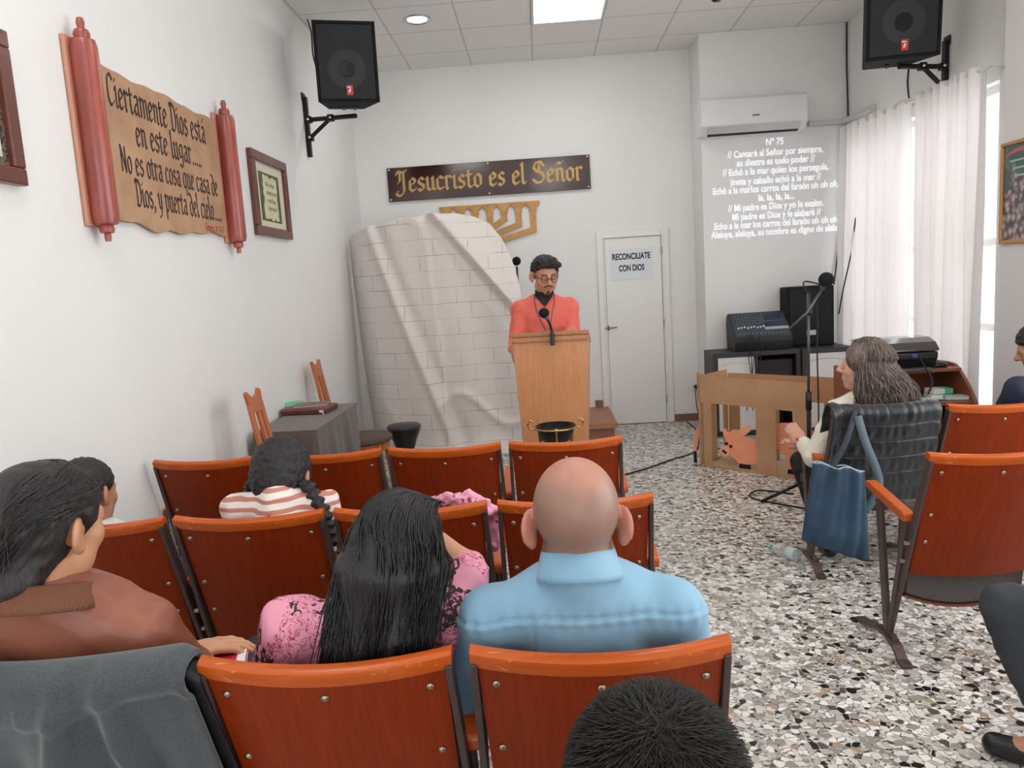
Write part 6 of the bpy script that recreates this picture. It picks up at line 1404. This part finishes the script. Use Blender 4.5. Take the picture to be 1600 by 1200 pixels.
felt = NT('grey_felt'); v_ = felt.coord(); n1 = felt.noise(v_, 300, 3).outputs[0]; n2 = felt.noise(v_, 10, 4).outputs[0]
felt.p(Base_Color=felt.mix(felt.ramp(n1, [(.3, (0, 0, 0, 1)), (.7, (1, 1, 1, 1))]), lin((54, 58, 62)), lin((80, 84, 88))), Roughness=.95, Sheen_Weight=.3); felt.bump(n1, .4, .002)
def g(x, c, s): return math.exp(-((x-c)/s)**2)
def jf(u, d):
    b = max(0, d); f = .006+.010*math.sin(u*13+1.5)*min(1, b*5)+.006*math.sin(u*27+d*8)*min(1, b*4)
    f += .034*g(u, .60-.25*b*2, .035)*min(1, b*9)+.040*g(u, .74-.0*b, .03)*min(1, b*7)-.012*g(u, .67-.1*b, .03)*min(1, b*7)       # lapel ridges
    f += .016*g(d, .055+.03*math.sin(u*5), .02)*(1 if u > .42 else .3)                                                             # rolled collar edge
    f += .02*max(0, u-.8)*min(1, b*6)+.014*(1+math.sin(u*9+d*14))*.5*min(1, abs(d)*6)
    return f
jk_ = drape('grey_jacket', 'grey felt jacket draped over the nearest seat at the lower left corner', 'jacket', X0-2*PT, Y1, -.30, .268, .22, .50, jf, felt.m, .012, lambda u, d: V((.05*max(0, d)*u, 0, -.010+.012*math.sin(u*4.2-1.2)*(1 if abs(d) < .06 else .5))), clear=.007)
ln_ = drape('lining', None, None, X0-2*PT, Y1, .10, .284, .20, .48, lambda u, d: -.001+.002*math.sin(u*9)*min(1, max(0, d)*6), mat('black_lining', (20, 20, 22), .6), .004, lambda u, d: V((.05*max(0, d)*u, 0, -.014)), clear=.002); ln_.parent = jk_
quilt = NT('black_quilted_nylon'); v_ = quilt.coord(); n1 = quilt.noise(v_, 26, 5, .6).outputs[0]; quilt.p(Base_Color=lin((25, 28, 33)), Roughness=.38, Sheen_Weight=.15); quilt.bump(n1, .35, .01)
wq = waves(71, 12, 50, .0035, True, (1.6, 1, .5))
def vf(u, d):
    b = d+.02; per = .088; s_ = abs(math.sin(math.pi*b/per)); f = .002+.015*s_**.55*min(1, .3+abs(d)*9)
    f += float(wq(np.array([[u*.55, 0, d]]))[0])*s_-.006*g(u, .50, .012)*(d < .03)
    f += .022*max(0, .10-u)/.10
    return f
vest = drape('quilted_vest', 'black quilted vest wrapped over the seat of the person in the cream top', 'vest', XR, R3, -.262, .232, .16, .55, vf, quilt.m, .010, lambda u, d: V((.05*max(0, d-.1)*(u-.2)*2, 0, -.03*max(0, .12-u)*3-.02*max(0, u-.9)*4)), nu=90, nv_=130)
pinkj = NT('pink_print_cotton'); v_ = pinkj.coord(); vo = pinkj.n('ShaderNodeTexVoronoi', {'Vector': v_, 'Scale': 34}); n1 = pinkj.noise(v_, 90, 2).outputs[0]
pinkj.p(Base_Color=pinkj.mix(pinkj.math('MULTIPLY', pinkj.math('LESS_THAN', vo.outputs['Distance'], .30), pinkj.math('GREATER_THAN', n1, .48)), lin((232, 160, 186)), lin((140, 62, 88))), Roughness=.85); pinkj.bump(pinkj.noise(v_, 18, 4).outputs[0], .5, .01)
s = SDF()
for a, b, d_, r_ in ((672, 785, 2.42, .030), (700, 782, 2.40, .034), (728, 780, 2.40, .036), (748, 786, 2.41, .034), (765, 800, 2.42, .030), (772, 820, 2.43, .024), (772, 845, 2.43, .022), (764, 800, 2.46, .04), (720, 790, 2.46, .05), (690, 800, 2.46, .045), (755, 830, 2.47, .045)): s.ell(vec(at(a, b, y=d_)), (r_*1.15, r_*.9, r_), None, .02)
s.cap(vec(at(772, 800, y=2.43)), vec(at(775, 862, y=2.42)), .018, .014, .02); s.cap((-.40, 2.62, .52), (-.22, 2.62, .56), .06, .05, .04); s.cap((-.30, 2.52, .70), (-.30, 2.60, .55), .07, .06, .05)
o = s.build('pink_garment', pinkj.m, None, .006, waves(72, 16, 55, .009, True)); tag(o, 'pink printed garment bunched in the second-row seat beyond the person in the pink floral blouse', 'garment')
denim = NT('blue_denim'); v_ = denim.coord(); n1 = denim.noise(v_, 7, 5).outputs[0]; n2 = denim.noise(denim.coord((1, 1, .2)), 260, 3).outputs[0]
c_ = denim.mix(denim.ramp(n1, [(.35, (0, 0, 0, 1)), (.7, (1, 1, 1, 1))]), lin((30, 50, 70)), lin((50, 74, 98))); denim.p(Base_Color=denim.mix(denim.math('MULTIPLY', n2, .22), c_, lin((80, 104, 126))), Roughness=.85); denim.bump(n2, .3, .002)
BY = 3.30; q = [at(1277, 727, y=BY), at(1358, 740, y=BY-.02), at(1366, 884, y=BY-.03), at(1259, 848, y=BY)]
t = thing('denim_bag', 'blue denim tote bag hanging from the seat wrapped in the black vest', 'bag', (q[0].x, BY, 0)); o_ = V((q[0].x, BY, 0))
rows = []
NB = 36
for j in range(31):
    v = j/30; l, r = q[0].lerp(q[3], v), q[1].lerp(q[2], v); row = []
    for i in range(2*NB):
        a = i/(2*NB)*2*math.pi; cx = (1-math.cos(a))/2; y = math.sin(a); bul = .022+.035*v**.7*(1-.75*max(0, (v-.8)/.2)); f = .010*math.sin(cx*17+v*3)*min(1, 1.2-v)+.006*math.sin(cx*31+1+v*5)
        row.append(l.lerp(r, cx)-o_+V((0, .05-y*bul-f*(y > 0), .006*math.sin(cx*12)*(1-v))))
    rows.append(row)
m = MB().grid(rows, closed=True); k0 = len(m.v); m.f.append(list(range(k0-2*NB, k0))); m.mi.append(0); m.build('bag_body', denim.m, t, True, solid=.004)
MB().tube([p_ for p_ in rows[0]]+[rows[0][0]], .0035, 6, caps=False).build('stitched_hem', mat('pale_stitch', (150, 164, 176), .8), t, True)
gst = mat('grey_strap', (84, 98, 108), .8, bump=.2, bs=200); bst = mat('dark_strap', (40, 46, 56), .8)
tp = V((XR-.20, R3-.045, .875))
def strap(name, pts, w_, m_):
    C = catmull(pts, 8); m = MB(); rws = []
    for i, p in enumerate(C):
        tg = (C[min(i+1, len(C)-1)]-C[max(i-1, 0)]).normalized(); sd_ = tg.cross(V((0, 1, 0))).normalized(); rws.append([p-sd_*w_/2-o_, p+sd_*w_/2-o_])
    return m.grid(rws).build(name, m_, t, True, solid=.004)
strap('strap', [at(1299, 733, y=BY+.04), at(1322, 690, y=3.37), at(1333, 655, y=3.42), V(at(1336, 641, y=3.44))], .026, bst)
strap('strap', [at(1352, 800, y=3.36), at(1374, 755, y=3.36), at(1352, 690, y=3.39), at(1340, 650, y=3.42)], .036, gst)

bkp = at(360, 1024, y=1.70)
t = thing('booklet', 'small red and white booklet beside the pink floral blouse', 'booklet', (bkp.x, 1.70, bkp.z-.004), .3)
MB().box((0, 0, -.006), (.075, .10, .010)).build('pages', mat('white_pages', (226, 226, 226), .7), t); MB().box((0, 0, .001), (.077, .102, .003)).build('cover', mat('crimson_cover', (200, 40, 62), .45), t); MB().box((.026, 0, .0026), (.02, .08, .001)).build('cover_strip', mat('white_pages', 0), t)
